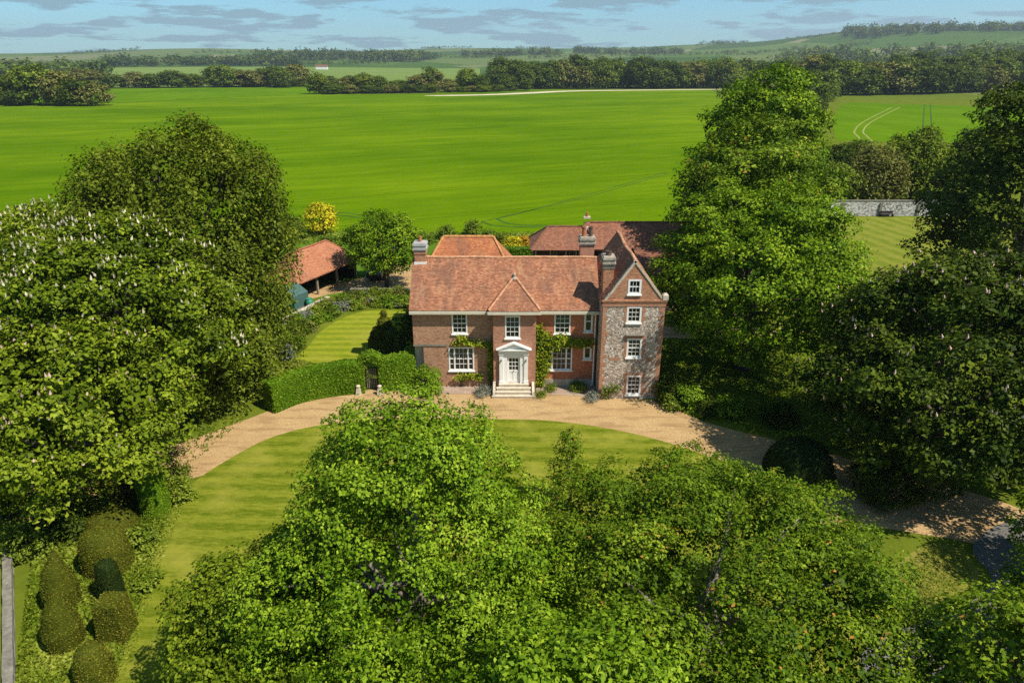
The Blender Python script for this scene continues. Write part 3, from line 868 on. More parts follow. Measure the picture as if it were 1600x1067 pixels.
mb.build('tower_gable', M['brick_gable'], house)
mb = MB(); mb.face((TC, TB, TA), (TX1, TB, TZ), (TX0, TB, TZ)); mb.build('rear_gable', M['brick_gable'], house)
# brick dressings: quoins, window surrounds, lacing courses
for side, lb_ in ((-1, 'red brick quoins at the left corner of the flint tower'), (1, 'red brick quoins at the right corner of the flint tower')):
    mb = MB(); k = 0; z = 0.0; rq = random.Random(40 + side)
    while z < TZ - 0.35:
        w1 = (0.34 if k % 2 else 0.20) * rq.uniform(0.75, 1.25)
        if side < 0: mb.box(TX0 - 0.012, TX0 + w1, TY - 0.016, TY + 0.3, z, z + 0.29)
        else: mb.box(TX1 - w1, TX1 + 0.012, TY - 0.016, TY + 0.3, z, z + 0.29)
        k += 1; z += 0.29
    tag(mb.build('quoins', M['brick_quoin'], house), lb_)
for (a, b, c, d) in tw_open:
    mb = MB(); z = c - 0.1; k = 0
    while z < d:
        w1 = 0.26 if k % 2 else 0.15
        z2 = min(z + 0.285, d)
        mb.box(a - w1, a - 0.002, TY - 0.014, TY + 0.1, z, z2); mb.box(b + 0.002, b + w1, TY - 0.014, TY + 0.1, z, z2)
        k += 1; z += 0.29
    mb.box(a - 0.22, b + 0.22, TY - 0.016, TY + 0.1, d + 0.002, d + 0.17)
    mb.build('window_surround', M['brick_quoin'], house)
for (xa, xb, za, zb) in ((TX0 + 0.6, 7.65, 3.05, 3.24), (9.5, TX1 - 0.6, 3.05, 3.24), (9.6, TX1 - 0.55, 0.55, 0.75)):
    mb = MB(); mb.box(xa, xb, TY - 0.012, TY + 0.1, za, zb); mb.build('lacing_course', M['brick_quoin'], house)
mb = MB()
mb.box(TX0 - 0.10, TX1 + 0.12, TY - 0.10, TY - 0.021, TZ + 0.06, TZ + 0.18); mb.box(TX0 - 0.05, TX1 + 0.06, TY - 0.06, TY - 0.021, TZ - 0.06, TZ + 0.058)
mb.build('tower_cornice', M['brick_gable'], house)
mb = MB(); mb.box(TX0 - 0.05, TX1 + 0.05, TY - 0.04, TY - 0.022, TZ - 0.30, TZ - 0.062)
mb.build('dentil_band', M['brick_quoin'], house)
for (a, b, c, d), nc, nr in zip([gw] + tw_open, (3, 3, 3, 3), (2, 3, 4, 4)):
    window(a, b, c, d, gy if c > 7.5 else TY, nc, nr, meeting=(nr != 3), fr=0.13)
# little hood over the third-storey window and a flower trough by the lowest one
mb = MB(); mb.box(7.92, 9.24, TY - 0.22, TY - 0.017, 4.96, 5.02)
mb.build('window_hood', M['stone_grey'], house)
# tower roof
rb_ = MB()
ov = 0.14
pl = [(TX0 - ov, TY + 0.12, TZ - ov * 1.36), (TX0 - ov, TB, TZ - ov * 1.36), (TC, TB, TA), (TC, TY + 0.12, TA)]
pr_ = [(TX1 + ov, TY + 0.12, TZ - ov * 1.36), (TX1 + ov, TB, TZ - ov * 1.36), (TC, TB, TA), (TC, TY + 0.12, TA)]
rb_.face(*pl[::-1]); rb_.face(*pr_)
for i in range(len(rb_.v)):
    x_, y_, z_ = rb_.v[i]; rb_.v[i] = (x_, y_, z_ - 0.06)
troof = rb_.build('tower_roof', M['tile_barn'], house)
tl = MB()
LL = TB - TY - 0.12
dl = Vector((TC - TX0 + ov, 0, TA - TZ + ov * 1.36)); dr = Vector((-(TX1 - TC + ov), 0, TA - TZ + ov * 1.36))
tile_plane(tl, (TX0 - ov, TB, TZ - ov * 1.36), (0, -1, 0), dl, LL, dl.length, lambda v: 0, lambda v: LL, rg, sag=sagf)
tile_plane(tl, (TX1 + ov, TY + 0.12, TZ - ov * 1.36), (0, 1, 0), dr, LL, dr.length, lambda v: 0, lambda v: LL, rg, sag=sagf)
tag(tl.build('tiles', M['tile_main'], troof, tint=True), kind='stuff')
rt = MB(); ridge_tiles(rt, (TC, TY + 0.1, TA + .03), (TC, TB, TA + .06), 0.12, sag=lambda p: 0.10 * math.sin((p.y - TY) * 1.1) - 0.05)
rt.build('ridge_tiles', M['ridge_clay'], troof)
# gable coping of pale mortar-and-tile verge
for s in (-1, 1):
    mb = MB()
    n = 14
    xe = TX1 if s > 0 else TX0
    rr = random.Random(3 + s)
    for i in range(n):
        z0_, z1_ = TZ + 0.2 + (TA + 0.06 - TZ - 0.2) * i / n, TZ + 0.2 + (TA + 0.06 - TZ - 0.2) * (i + 1.0) / n
        xa, xb = gx(z0_, s), gx(z1_, s)
        t = 0.0; o_ = s * rr.uniform(0.005, 0.03)
        mb.hexa([(xa - .08 * s + o_, TY - .07, z0_ - .05), (xa + .06 * s + o_, TY - .07, z0_ - .0), (xa + .06 * s + o_, TY + .16, z0_), (xa - .08 * s + o_, TY + .16, z0_ - .05)][::s],
                [(xb - .08 * s + o_, TY - .07, z1_ + t - .05), (xb + .06 * s + o_, TY - .07, z1_ + t), (xb + .06 * s + o_, TY + .16, z1_ + t), (xb - .08 * s + o_, TY + .16, z1_ + t - .05)][::s])
    mb.build('gable_coping', M['stone'], house)
mb = MB(); mb.box(TX1 - 0.22, TX1 + 0.16, TY - 0.12, TY + 0.3, TZ + 0.185, TZ + 0.52)
mb.hexa([(TX1 - .22, TY - .12, TZ + .52), (TX1 + .16, TY - .12, TZ + .52), (TX1 + .16, TY + .3, TZ + .52), (TX1 - .22, TY + .3, TZ + .52)], [(TX1 - .12, TY - .04, TZ + .62), (TX1 + .06, TY - .04, TZ + .62), (TX1 + .06, TY + .2, TZ + .62), (TX1 - .12, TY + .2, TZ + .62)])
mb.build('kneeler', M['stone'], house)

# --- chimneys
def chimney(x0, x1, y0, y1, z0, z1, mat, capmat, pots, name='chimney', bandmat=None, basemat=None):
    mb = MB()
    zc = z1 - 0.62
    mb.box(x0, x1, y0, y1, z0, zc)
    ch = mb.build(name, M[mat], house)
    cb = MB()
    for i, (e, a, b) in enumerate(((0.05, 0.0, 0.11), (0.10, 0.112, 0.25), (0.03, 0.252, 0.40), (0.09, 0.402, 0.54), (0.02, 0.542, 0.62))):
        cb.box(x0 - e, x1 + e, y0 - e, y1 + e, zc + a, zc + b)
    cb.build('chimney_cap', M[capmat], ch)
    if bandmat:
        b2 = MB(); b2.box(x0 - 0.035, x1 + 0.035, y0 - 0.035, y1 + 0.035, zc - 0.22, zc - 0.08); b2.build('chimney_band', M[bandmat], ch)
    if basemat:
        b3 = MB(); b3.box(x0 - 0.045, x1 + 0.045, y0 - 0.045, y1 + 0.045, z0 + 0.0, z0 + basemat[1]); b3.build('flashing', M[basemat[0]], ch)
    for (px, py, h, r, m) in pots:
        p = MB(); p.lathe([(r * 1.1, z1 - .02), (r, z1 + .08), (r * 0.88, z1 + h * .8), (r * 1.05, z1 + h * .83), (r * 1.05, z1 + h), (r * .7, z1 + h), (r * .65, z1 + h * .7)], 12, (px, py))
        p.build('chimney_pot', M[m], ch, smooth=False)
    return ch
chimney(-7.16, -6.34, 2.55, 3.45, 8.3, 10.35, 'brick_gable', 'lead', [(-6.75, 3.0, 0.42, 0.13, 'terracotta')], basemat=('white_paint', 0.62), bandmat='brick_rose')
chimney(6.36, 7.08, -0.55, 0.45, 5.9, 10.15, 'brick_gable', 'cap_stone', [(6.72, -0.05, 0.30, 0.2, 'pot_dark')], bandmat='stone_grey', basemat=('stone', 0.95))
chimney(5.2, 6.25, 4.4, 5.4, 6.6, 10.3, 'brick_rose', 'cap_stone', [(5.48, 4.9, 0.75, 0.17, 'terracotta'), (5.98, 4.9, 0.72, 0.16, 'pot_dark')])

# --- doorcase and door
DX = 0.12
mb = MB()
zt = 0.68
dc = house
for s in (-1, 1):
    xc = DX + s * 0.90
    p = MB()
    p.box(xc - 0.17, xc + 0.17, BY - 0.20, BY - 0.002, zt, zt + 0.22)
    p.box(xc - 0.14, xc + 0.14, BY - 0.17, BY - 0.002, zt + 0.22, zt + 2.28)
    p.box(xc - 0.18, xc + 0.18, BY - 0.21, BY - 0.002, zt + 2.28, zt + 2.42)
    p.build('pilaster', M['white_paint'], house)
mb.box(DX - 1.10, DX + 1.10, BY - 0.22, BY - 0.002, zt + 2.423, zt + 2.66)
mb.box(DX - 1.22, DX + 1.22, BY - 0.34, BY - 0.002, zt + 2.662, zt + 2.74)
ped = mb.build('entablature', M['white_paint'], house)
mb = MB()
z5 = zt + 2.742
mb.prism([(DX - 1.16, BY - 0.20, z5), (DX + 1.16, BY - 0.20, z5), (DX, BY - 0.20, z5 + 0.50)], (0, 0.19, 0))
for s in (-1, 1):
    q = [(DX + s * 1.28, BY - 0.38, z5), (DX + s * 1.10, BY - 0.38, z5), (DX, BY - 0.38, z5 + 0.46), (DX, BY - 0.38, z5 + 0.57)]
    mb.prism(q if s < 0 else q[::-1], (0, 0.375, 0))
mb.build('pediment', M['white_paint'], house)
mb = MB()
mb.box(DX - 0.76, DX - 0.47, BY - 0.10, BY + 0.1, zt, zt + 2.42); mb.box(DX + 0.47, DX + 0.76, BY - 0.10, BY + 0.1, zt, zt + 2.42)
mb.box(DX - 0.468, DX + 0.468, BY - 0.10, BY + 0.1, zt + 2.05, zt + 2.42)
mb.build('door_frame', M['white_paint'], house)
mb = MB()
dy0, dy1 = BY + 0.02, BY + 0.07
mb.box(DX - 0.465, DX - 0.33, dy0, dy1, zt + .01, zt + 2.045); mb.box(DX + 0.33, DX + 0.465, dy0, dy1, zt + .01, zt + 2.045)
mb.box(DX - 0.329, DX + 0.329, dy0, dy1, zt + 1.95, zt + 2.045); mb.box(DX - 0.329, DX + 0.329, dy0, dy1, zt + 0.86, zt + 1.02)
mb.box(DX - 0.329, DX + 0.329, dy0, dy1, zt + 0.01, zt + 0.20); mb.box(DX - 0.05, DX + 0.05, dy0, dy1, zt + 0.20, zt + 0.859)
mb.box(DX - 0.329, DX - 0.051, dy0 + .02, dy1, zt + .2, zt + .859); mb.box(DX + 0.051, DX + 0.329, dy0 + .02, dy1, zt + .2, zt + .859)
door = mb.build('door', M['white_paint'], house)
mb = MB()
for i in (1, 2):
    x = DX - 0.329 + 0.658 * i / 3; mb.box(x - .018, x + .018, dy0 + .004, dy1 - .01, zt + 1.02, zt + 1.95)
    z = zt + 1.02 + 0.93 * i / 3; mb.box(DX - .329, DX + .329, dy0 + .006, dy1 - .01, z - .018, z + .018)
mb.build('glazing_bars', M['white_paint'], door)
for i in range(3):
    for j in range(3):
        mb = MB(); a = DX - 0.329 + 0.658 * i / 3; c = zt + 1.02 + 0.31 * j
        mb.face((a + .01, dy0 + .03, c + .01), (a + .21, dy0 + .03, c + .01), (a + .21, dy0 + .03, c + .30), (a + .01, dy0 + .03, c + .30)); mb.build('pane', M['glass'], door)
mb = MB(); mb.lathe([(0.03, zt + .90), (0.04, zt + .93), (0.03, zt + .97)], 8, (DX, dy0 - .03)); mb.build('handle', M['iron'], door)
for s in (-1, 1):
    mb = MB(); mb.box(DX + s * 0.9 - .04, DX + s * .9 + .04, BY - .27, BY - .175, zt + 1.80, zt + 1.95); mb.build('lantern', M['stone_grey'], house)

# --- steps
mb_c = MB()
for i in range(4):
    mb = MB()
    w = 1.55 - 0.16 * i
    yb = -1.98 + 0.30 * i
    hgt = 0.17 * (i + 1)
    mb.box(DX - w, DX + w, yb, yb + (0.30 if i < 3 else 0.315), 0.0, hgt - 0.035)
    mb.box(DX - w - 0.03, DX + w + 0.03, yb - 0.03, yb + (0.298 if i < 3 else 0.315), hgt - 0.034, hgt)
    mb.build('step', M['stone'], house)
for s in (-1, 1):
    mb = MB(); x = DX + s * 1.42
    mb.hexa([(x - .09, -1.86, 0.19), (x + .09, -1.86, 0.19), (x + .09, -0.76, 0.19), (x - .09, -0.76, 0.19)], [(x - .09, -1.80, .42), (x + .09, -1.80, .42), (x + .09, -0.76, .78), (x - .09, -0.76, .78)])
    mb.build('step_cheek', M['stone'], house)
mb = MB()
for y_ in (-1.72, -1.0): mb.tube([(DX - 1.28, y_, 0.2), (DX - 1.28, y_, 1.25)], 0.018, 6)
mb.tube([(DX - 1.28, -1.8, 1.12), (DX - 1.28, -0.78, 1.35)], 0.018, 6)
mb.build('handrail', M['iron'], house)
# ------------------------------------------------------------------ vegetation tools
def auto_lobes(rng, Rr, H, z0, k=16, sub=(0.28, 0.46), cone=0.0, zflat=0.85, jit=(0.86, 1.06)):
    """a main body plus bulging side lobes; cone > 0 narrows the top"""
    zc, hz = (H + z0) / 2, (H - z0) / 2
    if cone > 0.4:
        L = []
        for tz, f in ((0.22, 0.30), (0.45, 0.32), (0.68, 0.30), (0.87, 0.17)):
            r = max(Rr * (1 - cone * tz) * 0.74, 0.4)
            L.append((0, 0, z0 + (H - z0) * tz, r, r, (H - z0) * f * 0.8))
    else:
        L = [(0, 0, zc - hz * 0.04, Rr * 0.76 * (1 - 0.25 * cone), Rr * 0.76 * (1 - 0.25 * cone), hz * 0.90)]
    ga = math.pi * (3 - math.sqrt(5))
    for i in range(k):
        cz = 1 - (i + 0.5) / k * 1.72
        cz = cz + rng.uniform(-0.1, 0.1); cz = min(max(cz, -0.8), 0.97)
        an = i * ga + rng.uniform(-0.35, 0.35)
        s = math.sqrt(max(0, 1 - cz * cz))
        tz = (cz + 1) / 2
        nar = 1 - cone * tz
        r = Rr * rng.uniform(*sub) * (1 - 0.35 * cone * tz)
        rad = max(Rr * nar - r, 0.1) * rng.uniform(*jit)
        L.append((rad * s * math.cos(an), rad * s * math.sin(an), zc + cz * (hz - r * zflat) , r, r, r * zflat))
    return L

def crown_quads(seed, lobes, leaf=0.22, rc=0.95, cover=1.9, per=110, droop=0.0, drop=0.1, core=1.0, squash=0.72, upb=0.5, aspect=0.62, under=0.35):
    """leaf faces grouped in clumps over the lobes. returns quads, tint, clump tips, outward dirs"""
    rng = np.random.default_rng(seed)
    Lb = np.array(lobes, float)
    C, O = [], []
    for i, l in enumerate(Lb):
        c, r = l[:3], l[3:]
        area = 4 * math.pi * (np.prod(r) ** (2 / 3))
        n = int(area / (math.pi * rc * rc) * cover) + 3
        d = unit(rng.normal(size=(n, 3)))
        p = c + d * r * rng.uniform(0.86, 1.02, (n, 1))
        keep = np.ones(n, bool)
        for j, m in enumerate(Lb):
            if j == i: continue
            q = np.sum(((p - m[:3]) / m[3:]) ** 2, axis=1)
            keep &= q > 0.78
        keep &= rng.random(n) > drop
        keep &= (d[:, 2] > -0.35) | (rng.random(n) < under)
        C.append(p[keep]); O.append(unit(d / r)[keep])
    C = np.concatenate(C); O = np.concatenate(O)
    nc = len(C)
    rcs = rc * rng.uniform(0.6, 1.35, nc)
    cnt = np.maximum((per * (rcs / rc) ** 2).astype(int), 6)
    sq = np.array([1, 1, squash])
    # sprigs on each clump, leaves round each sprig
    ns = np.maximum(cnt // 8, 3)
    sidx = np.repeat(np.arange(nc), ns)
    sd_ = unit(rng.normal(size=(len(sidx), 3)) + O[sidx] * 0.55 + np.array([0, 0, upb * 0.9]))
    SP = C[sidx] + sd_ * rcs[sidx][:, None] * (0.45 + 0.55 * np.sqrt(rng.random((len(sidx), 1)))) * sq
    ks = np.repeat(np.arange(len(sidx)), 8)
    idx = sidx[ks]
    n = len(idx)
    d = sd_[ks]
    P = SP[ks] + rng.normal(size=(n, 3)) * leaf * np.array([0.95, 0.95, 0.55])
    if droop:
        side = 1 - np.clip(O[idx][:, 2], 0, 1)
        P[:, 2] -= droop * rcs[idx] * (rng.random(n) ** 1.5) * (0.4 + side)
    nrm = unit(d * 0.55 + np.array([0, 0, upb]) + rng.normal(size=(n, 3)) * 0.33 + O[idx] * 0.2)
    Q = leaves(P, nrm, leaf, rng, aspect=aspect, droop=1.2 if droop else 0.25)
    ct = rng.normal(0, 0.09, nc); st_ = rng.normal(0, 0.09, len(sidx))
    tint = np.clip(0.47 + ct[idx] + st_[ks] + rng.normal(0, 0.18, n), 0.0, 1.0)
    # inner shell against see-through; its low tint paints in the crown's inner shade
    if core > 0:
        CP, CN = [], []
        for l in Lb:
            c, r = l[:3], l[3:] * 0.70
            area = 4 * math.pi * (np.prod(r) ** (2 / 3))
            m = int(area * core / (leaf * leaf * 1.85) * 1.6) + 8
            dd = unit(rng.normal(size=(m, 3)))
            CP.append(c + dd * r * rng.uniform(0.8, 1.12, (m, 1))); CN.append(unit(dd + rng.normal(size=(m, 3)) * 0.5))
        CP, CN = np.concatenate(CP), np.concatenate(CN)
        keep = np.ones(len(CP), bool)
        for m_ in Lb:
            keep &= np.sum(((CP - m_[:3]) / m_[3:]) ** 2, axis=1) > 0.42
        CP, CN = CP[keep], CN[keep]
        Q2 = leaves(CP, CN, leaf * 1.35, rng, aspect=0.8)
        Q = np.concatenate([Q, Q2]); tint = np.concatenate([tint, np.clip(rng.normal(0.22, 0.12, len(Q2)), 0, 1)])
    keep = Q[:, :, 2].min(axis=1) > 0.03
    return Q[keep], tint[keep], C, O, rcs

def spindle_quads(P, D, h, r):
    """flower candles: spindle of four faces at each point along D"""
    n = len(P)
    a = unit(np.cross(D, np.array([0.31, 0.87, 0.2])))
    b = np.cross(D, a)
    h = h[:, None]; r = r[:, None]
    top, mid, bot = P + D * h, P + D * h * 0.3, P
    ring = [mid + a * r, mid + b * r, mid - a * r, mid - b * r]
    Q = np.concatenate([np.stack([bot, ring[k], top, ring[(k + 1) % 4]], axis=1) for k in range(4)])
    return Q

def limbs(seed, lobes, H, r0, n=9, start=0.22, lean=0.0):
    rr = random.Random(seed)
    mb = MB()
    top = H * 0.72
    tr = [(0, 0, -0.15), (0.06 * r0, 0, 0.25), (rr.uniform(-.2, .2), rr.uniform(-.2, .2), H * 0.2), (rr.uniform(-.4, .4), rr.uniform(-.4, .4), H * 0.45), (rr.uniform(-.5, .5), rr.uniform(-.5, .5), top)]
    mb.tube(tr, [r0 * 1.35, r0 * 1.08, r0 * 0.85, r0 * 0.55, r0 * 0.16], 10)
    ch = lobes[1:]
    rr.shuffle(ch := list(ch))
    for l in ch[:n]:
        z = H * rr.uniform(start, 0.5)
        e = Vector(l[:3])
        s = Vector((0, 0, min(z, max(e.z - 0.5, H * 0.12))))
        m1 = s.lerp(e, 0.4) + Vector((0, 0, -0.05 * (e - s).length)); m2 = s.lerp(e, 0.75) + Vector((rr.uniform(-.3, .3), rr.uniform(-.3, .3), 0.25))
        e2 = e + (e - s).normalized() * l[3] * 0.55
        mb.tube([s, m1, m2, e, e2], [r0 * .42, r0 * .32, r0 * .22, r0 * .14, r0 * .05], 6)
    return mb

def tree(name, label, loc, Rr, H, z0, mat, seed, leaf=0.22, rc=0.95, per=110, cover=1.9, k=16, sub=(0.28, 0.46), cone=0.0, droop=0.0,
         trunk=0.4, bark='bark', group=None, flowers=None, lobes=None, squash=0.72, drop=0.1, upb=0.5, cat='tree', core=1.0, aspect=0.62, rz=0.0, extra=()):
    rr = random.Random(seed)
    lb = (lobes or auto_lobes(rr, Rr, H, z0, k, sub, cone, jit=(0.76, 1.12) if seed in (101, 102) else (0.86, 1.06))) + list(extra)
    t = thing(name, label, cat, loc, rz, group)
    limbs(seed, lb, H, trunk).build('trunk', M[bark], t, smooth=True)
    Q, tint, C, O, rcs = crown_quads(seed, lb, leaf, rc, cover, per, droop, drop, core, squash, upb, aspect)
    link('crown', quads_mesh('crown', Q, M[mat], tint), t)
    if flowers:
        fm, dens, fh, fr = flowers
        rng = np.random.default_rng(seed + 5)
        n = int(len(C) * dens)
        i = rng.integers(0, len(C), n)
        w = (O[i, 2] > -0.15) & (rng.random(n) < 0.35 + 0.65 * np.clip(O[i, 2] + 0.35, 0, 1)); i = i[w]; n = len(i)
        d = unit(O[i] * 0.7 + rng.normal(size=(n, 3)) * 0.6 + np.array([0, 0, 0.35]))
        P = C[i] + d * rcs[i][:, None] * np.array([1, 1, squash]) * 1.02
        D = unit(np.array([0, 0, 1.0]) + rng.normal(size=(n, 3)) * 0.22 + O[i] * 0.15)
        Qf = spindle_quads(P, D, fh * rng.uniform(0.7, 1.25, n), fr * rng.uniform(0.7, 1.2, n))
        o = link('flowers', quads_mesh('flowers', Qf, M[fm], np.full(len(Qf), 0.5)), t)
        tag(o, kind='stuff')
    return t

def scatter_on(mb, dens, leaf, seed, lift=0.05, jit=0.6, upb=0.15, aspect=0.6):
    """leaves over the faces of a MB"""
    rng = np.random.default_rng(seed)
    V = np.array(mb.v, float); T = []
    for f in mb.f:
        for k in range(1, len(f) - 1): T.append((f[0], f[k], f[k + 1]))
    T = np.array(T)
    a, b, c = V[T[:, 0]], V[T[:, 1]], V[T[:, 2]]
    nn = np.cross(b - a, c - a); ar = np.linalg.norm(nn, axis=1) / 2
    n = int(ar.sum() * dens)
    i = rng.choice(len(T), n, p=ar / ar.sum())
    u, v = rng.random((n, 1)), rng.random((n, 1)); w = u + v > 1
    u = np.where(w, 1 - u, u); v = np.where(w, 1 - v, v)
    P = a[i] + (b[i] - a[i]) * u + (c[i] - a[i]) * v
    nr = unit(nn[i])
    P = P + nr * rng.normal(0, 1, (n, 1)) * lift
    nrm = unit(nr + rng.normal(size=(n, 3)) * jit + np.array([0, 0, upb]))
    Q = leaves(P, nrm, leaf, rng, aspect=aspect)
    tint = np.clip(rng.normal(0.48, 0.2, n), 0, 1)
    keep = Q[:, :, 2].min(axis=1) > 0.02
    return Q[keep], tint[keep]

def clipped(name, label, cat, loc, mb, mat, seed, dens=420, leaf=0.10, lift=0.05, jit=0.6, rz=0.0, group=None, core='leaf_yewdark', body_scale=1.0):
    """clipped topiary or hedge: dense body with leaf faces all over"""
    t = thing(name, label, cat, loc, rz, group)
    mb.t = [0.05] * len(mb.f)
    mb.build('body', M[mat], t, smooth=False, tint=True)
    Q, ti = scatter_on(mb, dens, leaf, seed, lift, jit)
    link('foliage', quads_mesh('foliage', Q, M[mat], ti), t)
    return t

def bush(name, label, loc, Rr, H, mat, seed, leaf=0.13, rc=0.35, per=45, cat='shrub', group=None, k=9, core=0.6, squash=0.8, upb=0.5, z0=-0.3, flowers=None, aspect=0.6, cover=1.9, sub=(0.35, 0.55), stems=True):
    rr = random.Random(seed)
    lb = auto_lobes(rr, Rr, H, z0, k, sub)
    t = thing(name, label, cat, loc, 0, group)
    if stems:
        mb = MB()
        for i in range(4):
            an = i * 1.57 + rr.random()
            mb.tube([(0.05 * math.cos(an), 0.05 * math.sin(an), 0), (Rr * .25 * math.cos(an), Rr * .25 * math.sin(an), H * .4), (Rr * .5 * math.cos(an), Rr * .5 * math.sin(an), H * .7)], [0.035, 0.025, 0.012], 5)
        mb.build('stems', M['bark'], t)
    Q, tint, C, O, rcs = crown_quads(seed, lb, leaf, rc, cover, per, 0, 0.05, core, squash, upb, aspect)
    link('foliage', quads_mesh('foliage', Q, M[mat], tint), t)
    return t

def dome_mb(rx, ry, H, n=22, m=9, p=2.6, z0=0.0, seed=0, wob=0.03):
    """superellipse dome for clipped shapes"""
    prof = []
    mb = MB(); i0 = 0
    for k in range(m + 1):
        t = k / m
        z = z0 + H * math.sin(t * math.pi / 2) ** (2 / p * 1.15)
        r = max(math.cos(t * math.pi / 2), 0.0) ** (2 / p) if k < m else 0.03
        for j in range(n):
            a = 2 * math.pi * j / n
            w = 1 + wob * mnoise.noise(Vector((math.cos(a) * 2 + seed, math.sin(a) * 2, z * 1.3)))
            mb.v.append((rx * r * w * math.cos(a), ry * r * w * math.sin(a), z))
    for k in range(m):
        for j in range(n):
            j2 = (j + 1) % n
            mb.f.append((k * n + j, k * n + j2, (k + 1) * n + j2, (k + 1) * n + j)); mb.t.append(.5)
    mb.f.append(tuple(range(m * n, m * n + n))); mb.t.append(.5)
    return mb

# ------------------------------------------------------------------ big trees
tree('sycamore_tree', 'tall bright green leafy tree rising to a point at the centre foreground', (-3.7, -26, 0), 8.6, 12.2, 0.6, 'leaf_lime', 101, leaf=0.118, rc=0.78, per=240, cover=1.75, k=36, sub=(0.15, 0.27), cone=0.72, trunk=0.34, bark='bark_pale', drop=0.12, squash=0.55)
tree('walnut_tree', 'broad spreading yellow-green tree filling the lower centre right', (7.4, -26.3, 0), 7.2, 8.4, 0.6, 'leaf_walnut', 102, leaf=0.118, rc=0.78, per=240, cover=1.75, k=34, sub=(0.18, 0.32), trunk=0.34, bark='bark_pale', drop=0.12, squash=0.55)
tree('young_tree', 'slim young yellow-green tree between the two big foreground trees', (3.0, -15.2, 0), 1.35, 4.6, 0.4, 'leaf_walnut', 103, leaf=0.13, rc=0.36, per=34, cover=1.3, k=16, cone=0.7, trunk=0.07, core=0.3, drop=0.25)
tree('low_beech', 'low dark-leaved bushy tree at the left foot of the pointed foreground tree', (-8.9, -27.0, 0), 3.7, 6.2, 0.2, 'leaf_chestnut', 104, leaf=0.14, rc=0.6, per=125, k=18, trunk=0.16)
tree('beech_tree', 'great dark weeping beech with drooping foliage beside the garden hedge', (-24.3, 3.0, 0), 7.8, 18.6, -0.3, 'leaf_beech', 105, leaf=0.22, rc=1.20, per=213, cover=1.6, k=28, sub=(0.24, 0.40), droop=1.5, trunk=0.55, drop=0.08, squash=0.9, extra=[(4.9, -4.6, 3.0, 2.4, 2.4, 3.0), (4.9, -1.2, 4.4, 2.5, 2.5, 4.0), (3.4, -6.2, 2.8, 2.4, 2.4, 2.8), (1.0, -6.6, 5.0, 2.6, 2.6, 3.4), (3.6, -1.0, 14.0, 4.0, 4.0, 3.3), (-1.6, -0.5, 13.8, 3.8, 3.8, 3.2), (5.0, -0.5, 10.5, 3.0, 3.0, 3.6)])
tree('horse_chestnut', 'large horse chestnut covered in cream flower candles in front of the beech', (-25.5, -6.6, 0), 9.2, 14.0, 1.0, 'leaf_chestnut', 106, leaf=0.23, rc=1.08, per=170, cover=1.6, k=28, sub=(0.22, 0.36), trunk=0.5, flowers=('flower_cream', 4.2, 0.29, 0.08), squash=0.52, drop=0.16)
tree('horse_chestnut', 'nearest left horse chestnut with pinkish candles beside the topiary walk', (-24.0, -14.4, 0), 6.6, 10.2, 0.6, 'leaf_chestnut', 107, leaf=0.21, rc=1.02, per=170, cover=1.6, k=24, sub=(0.22, 0.36), trunk=0.4, flowers=('flower_pink', 2.6, 0.24, 0.07), squash=0.52, drop=0.16)
tree('horse_chestnut', 'flowering horse chestnut at the left edge behind the other chestnuts', (-34.0, 2.5, 0), 9.3, 13.2, 1.0, 'leaf_chestnut', 108, leaf=0.27, rc=1.20, per=127, cover=1.6, k=22, trunk=0.5, flowers=('flower_cream', 3.8, 0.30, 0.085), squash=0.52, drop=0.16)
tree('lime_tree', 'nearest of three tall limes right of the tower, its foliage almost to the ground', (18.3, 3.2, 0), 7.8, 14.6, 0.2, 'leaf_row', 109, leaf=0.21, rc=1.14, per=191, cover=1.6, k=30, sub=(0.22, 0.38), trunk=0.5, squash=0.52, drop=0.16, extra=[(-2.4, -5.8, 9.0, 3.0, 3.0, 2.5), (0.8, -6.6, 8.0, 2.8, 2.8, 2.6), (3.6, -5.6, 7.0, 2.8, 2.8, 2.8)])
tree('lime_tree', 'middle of the three tall limes right of the tower', (21.2, 13.5, 0), 7.2, 18.0, 1.0, 'leaf_walnut', 110, leaf=0.25, rc=1.26, per=163, cover=1.6, k=28, sub=(0.22, 0.38), trunk=0.5, cone=0.0, squash=0.52, drop=0.16)
tree('lime_tree', 'farthest and tallest of the three limes, its top reaching the far wood', (25.5, 26.0, 0), 7.2, 22.2, 1.5, 'leaf_row', 111, leaf=0.29, rc=1.38, per=142, cover=1.6, k=28, sub=(0.22, 0.36), trunk=0.5, cone=0.05, squash=0.52, drop=0.16)
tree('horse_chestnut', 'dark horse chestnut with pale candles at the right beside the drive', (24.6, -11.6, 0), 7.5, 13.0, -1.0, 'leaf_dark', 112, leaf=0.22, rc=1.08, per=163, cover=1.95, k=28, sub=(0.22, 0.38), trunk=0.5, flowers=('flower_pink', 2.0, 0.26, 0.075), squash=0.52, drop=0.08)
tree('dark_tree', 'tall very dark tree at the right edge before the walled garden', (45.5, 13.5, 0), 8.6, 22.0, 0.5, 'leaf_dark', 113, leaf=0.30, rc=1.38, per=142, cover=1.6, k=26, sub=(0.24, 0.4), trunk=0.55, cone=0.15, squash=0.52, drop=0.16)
tree('maple_tree', 'bright green tree at the right edge overhanging the lane', (25.6, -21.0, 0), 2.5, 5.6, 0.3, 'leaf_row', 114, leaf=0.15, rc=0.55, per=90, k=16, trunk=0.2)
tree('maple_tree', 'small bright green tree at the right edge above the bottom corner', (21.6, -25.6, 0), 2.2, 5.4, 0.2, 'leaf_row', 121, leaf=0.15, rc=0.5, per=80, k=14, trunk=0.12)
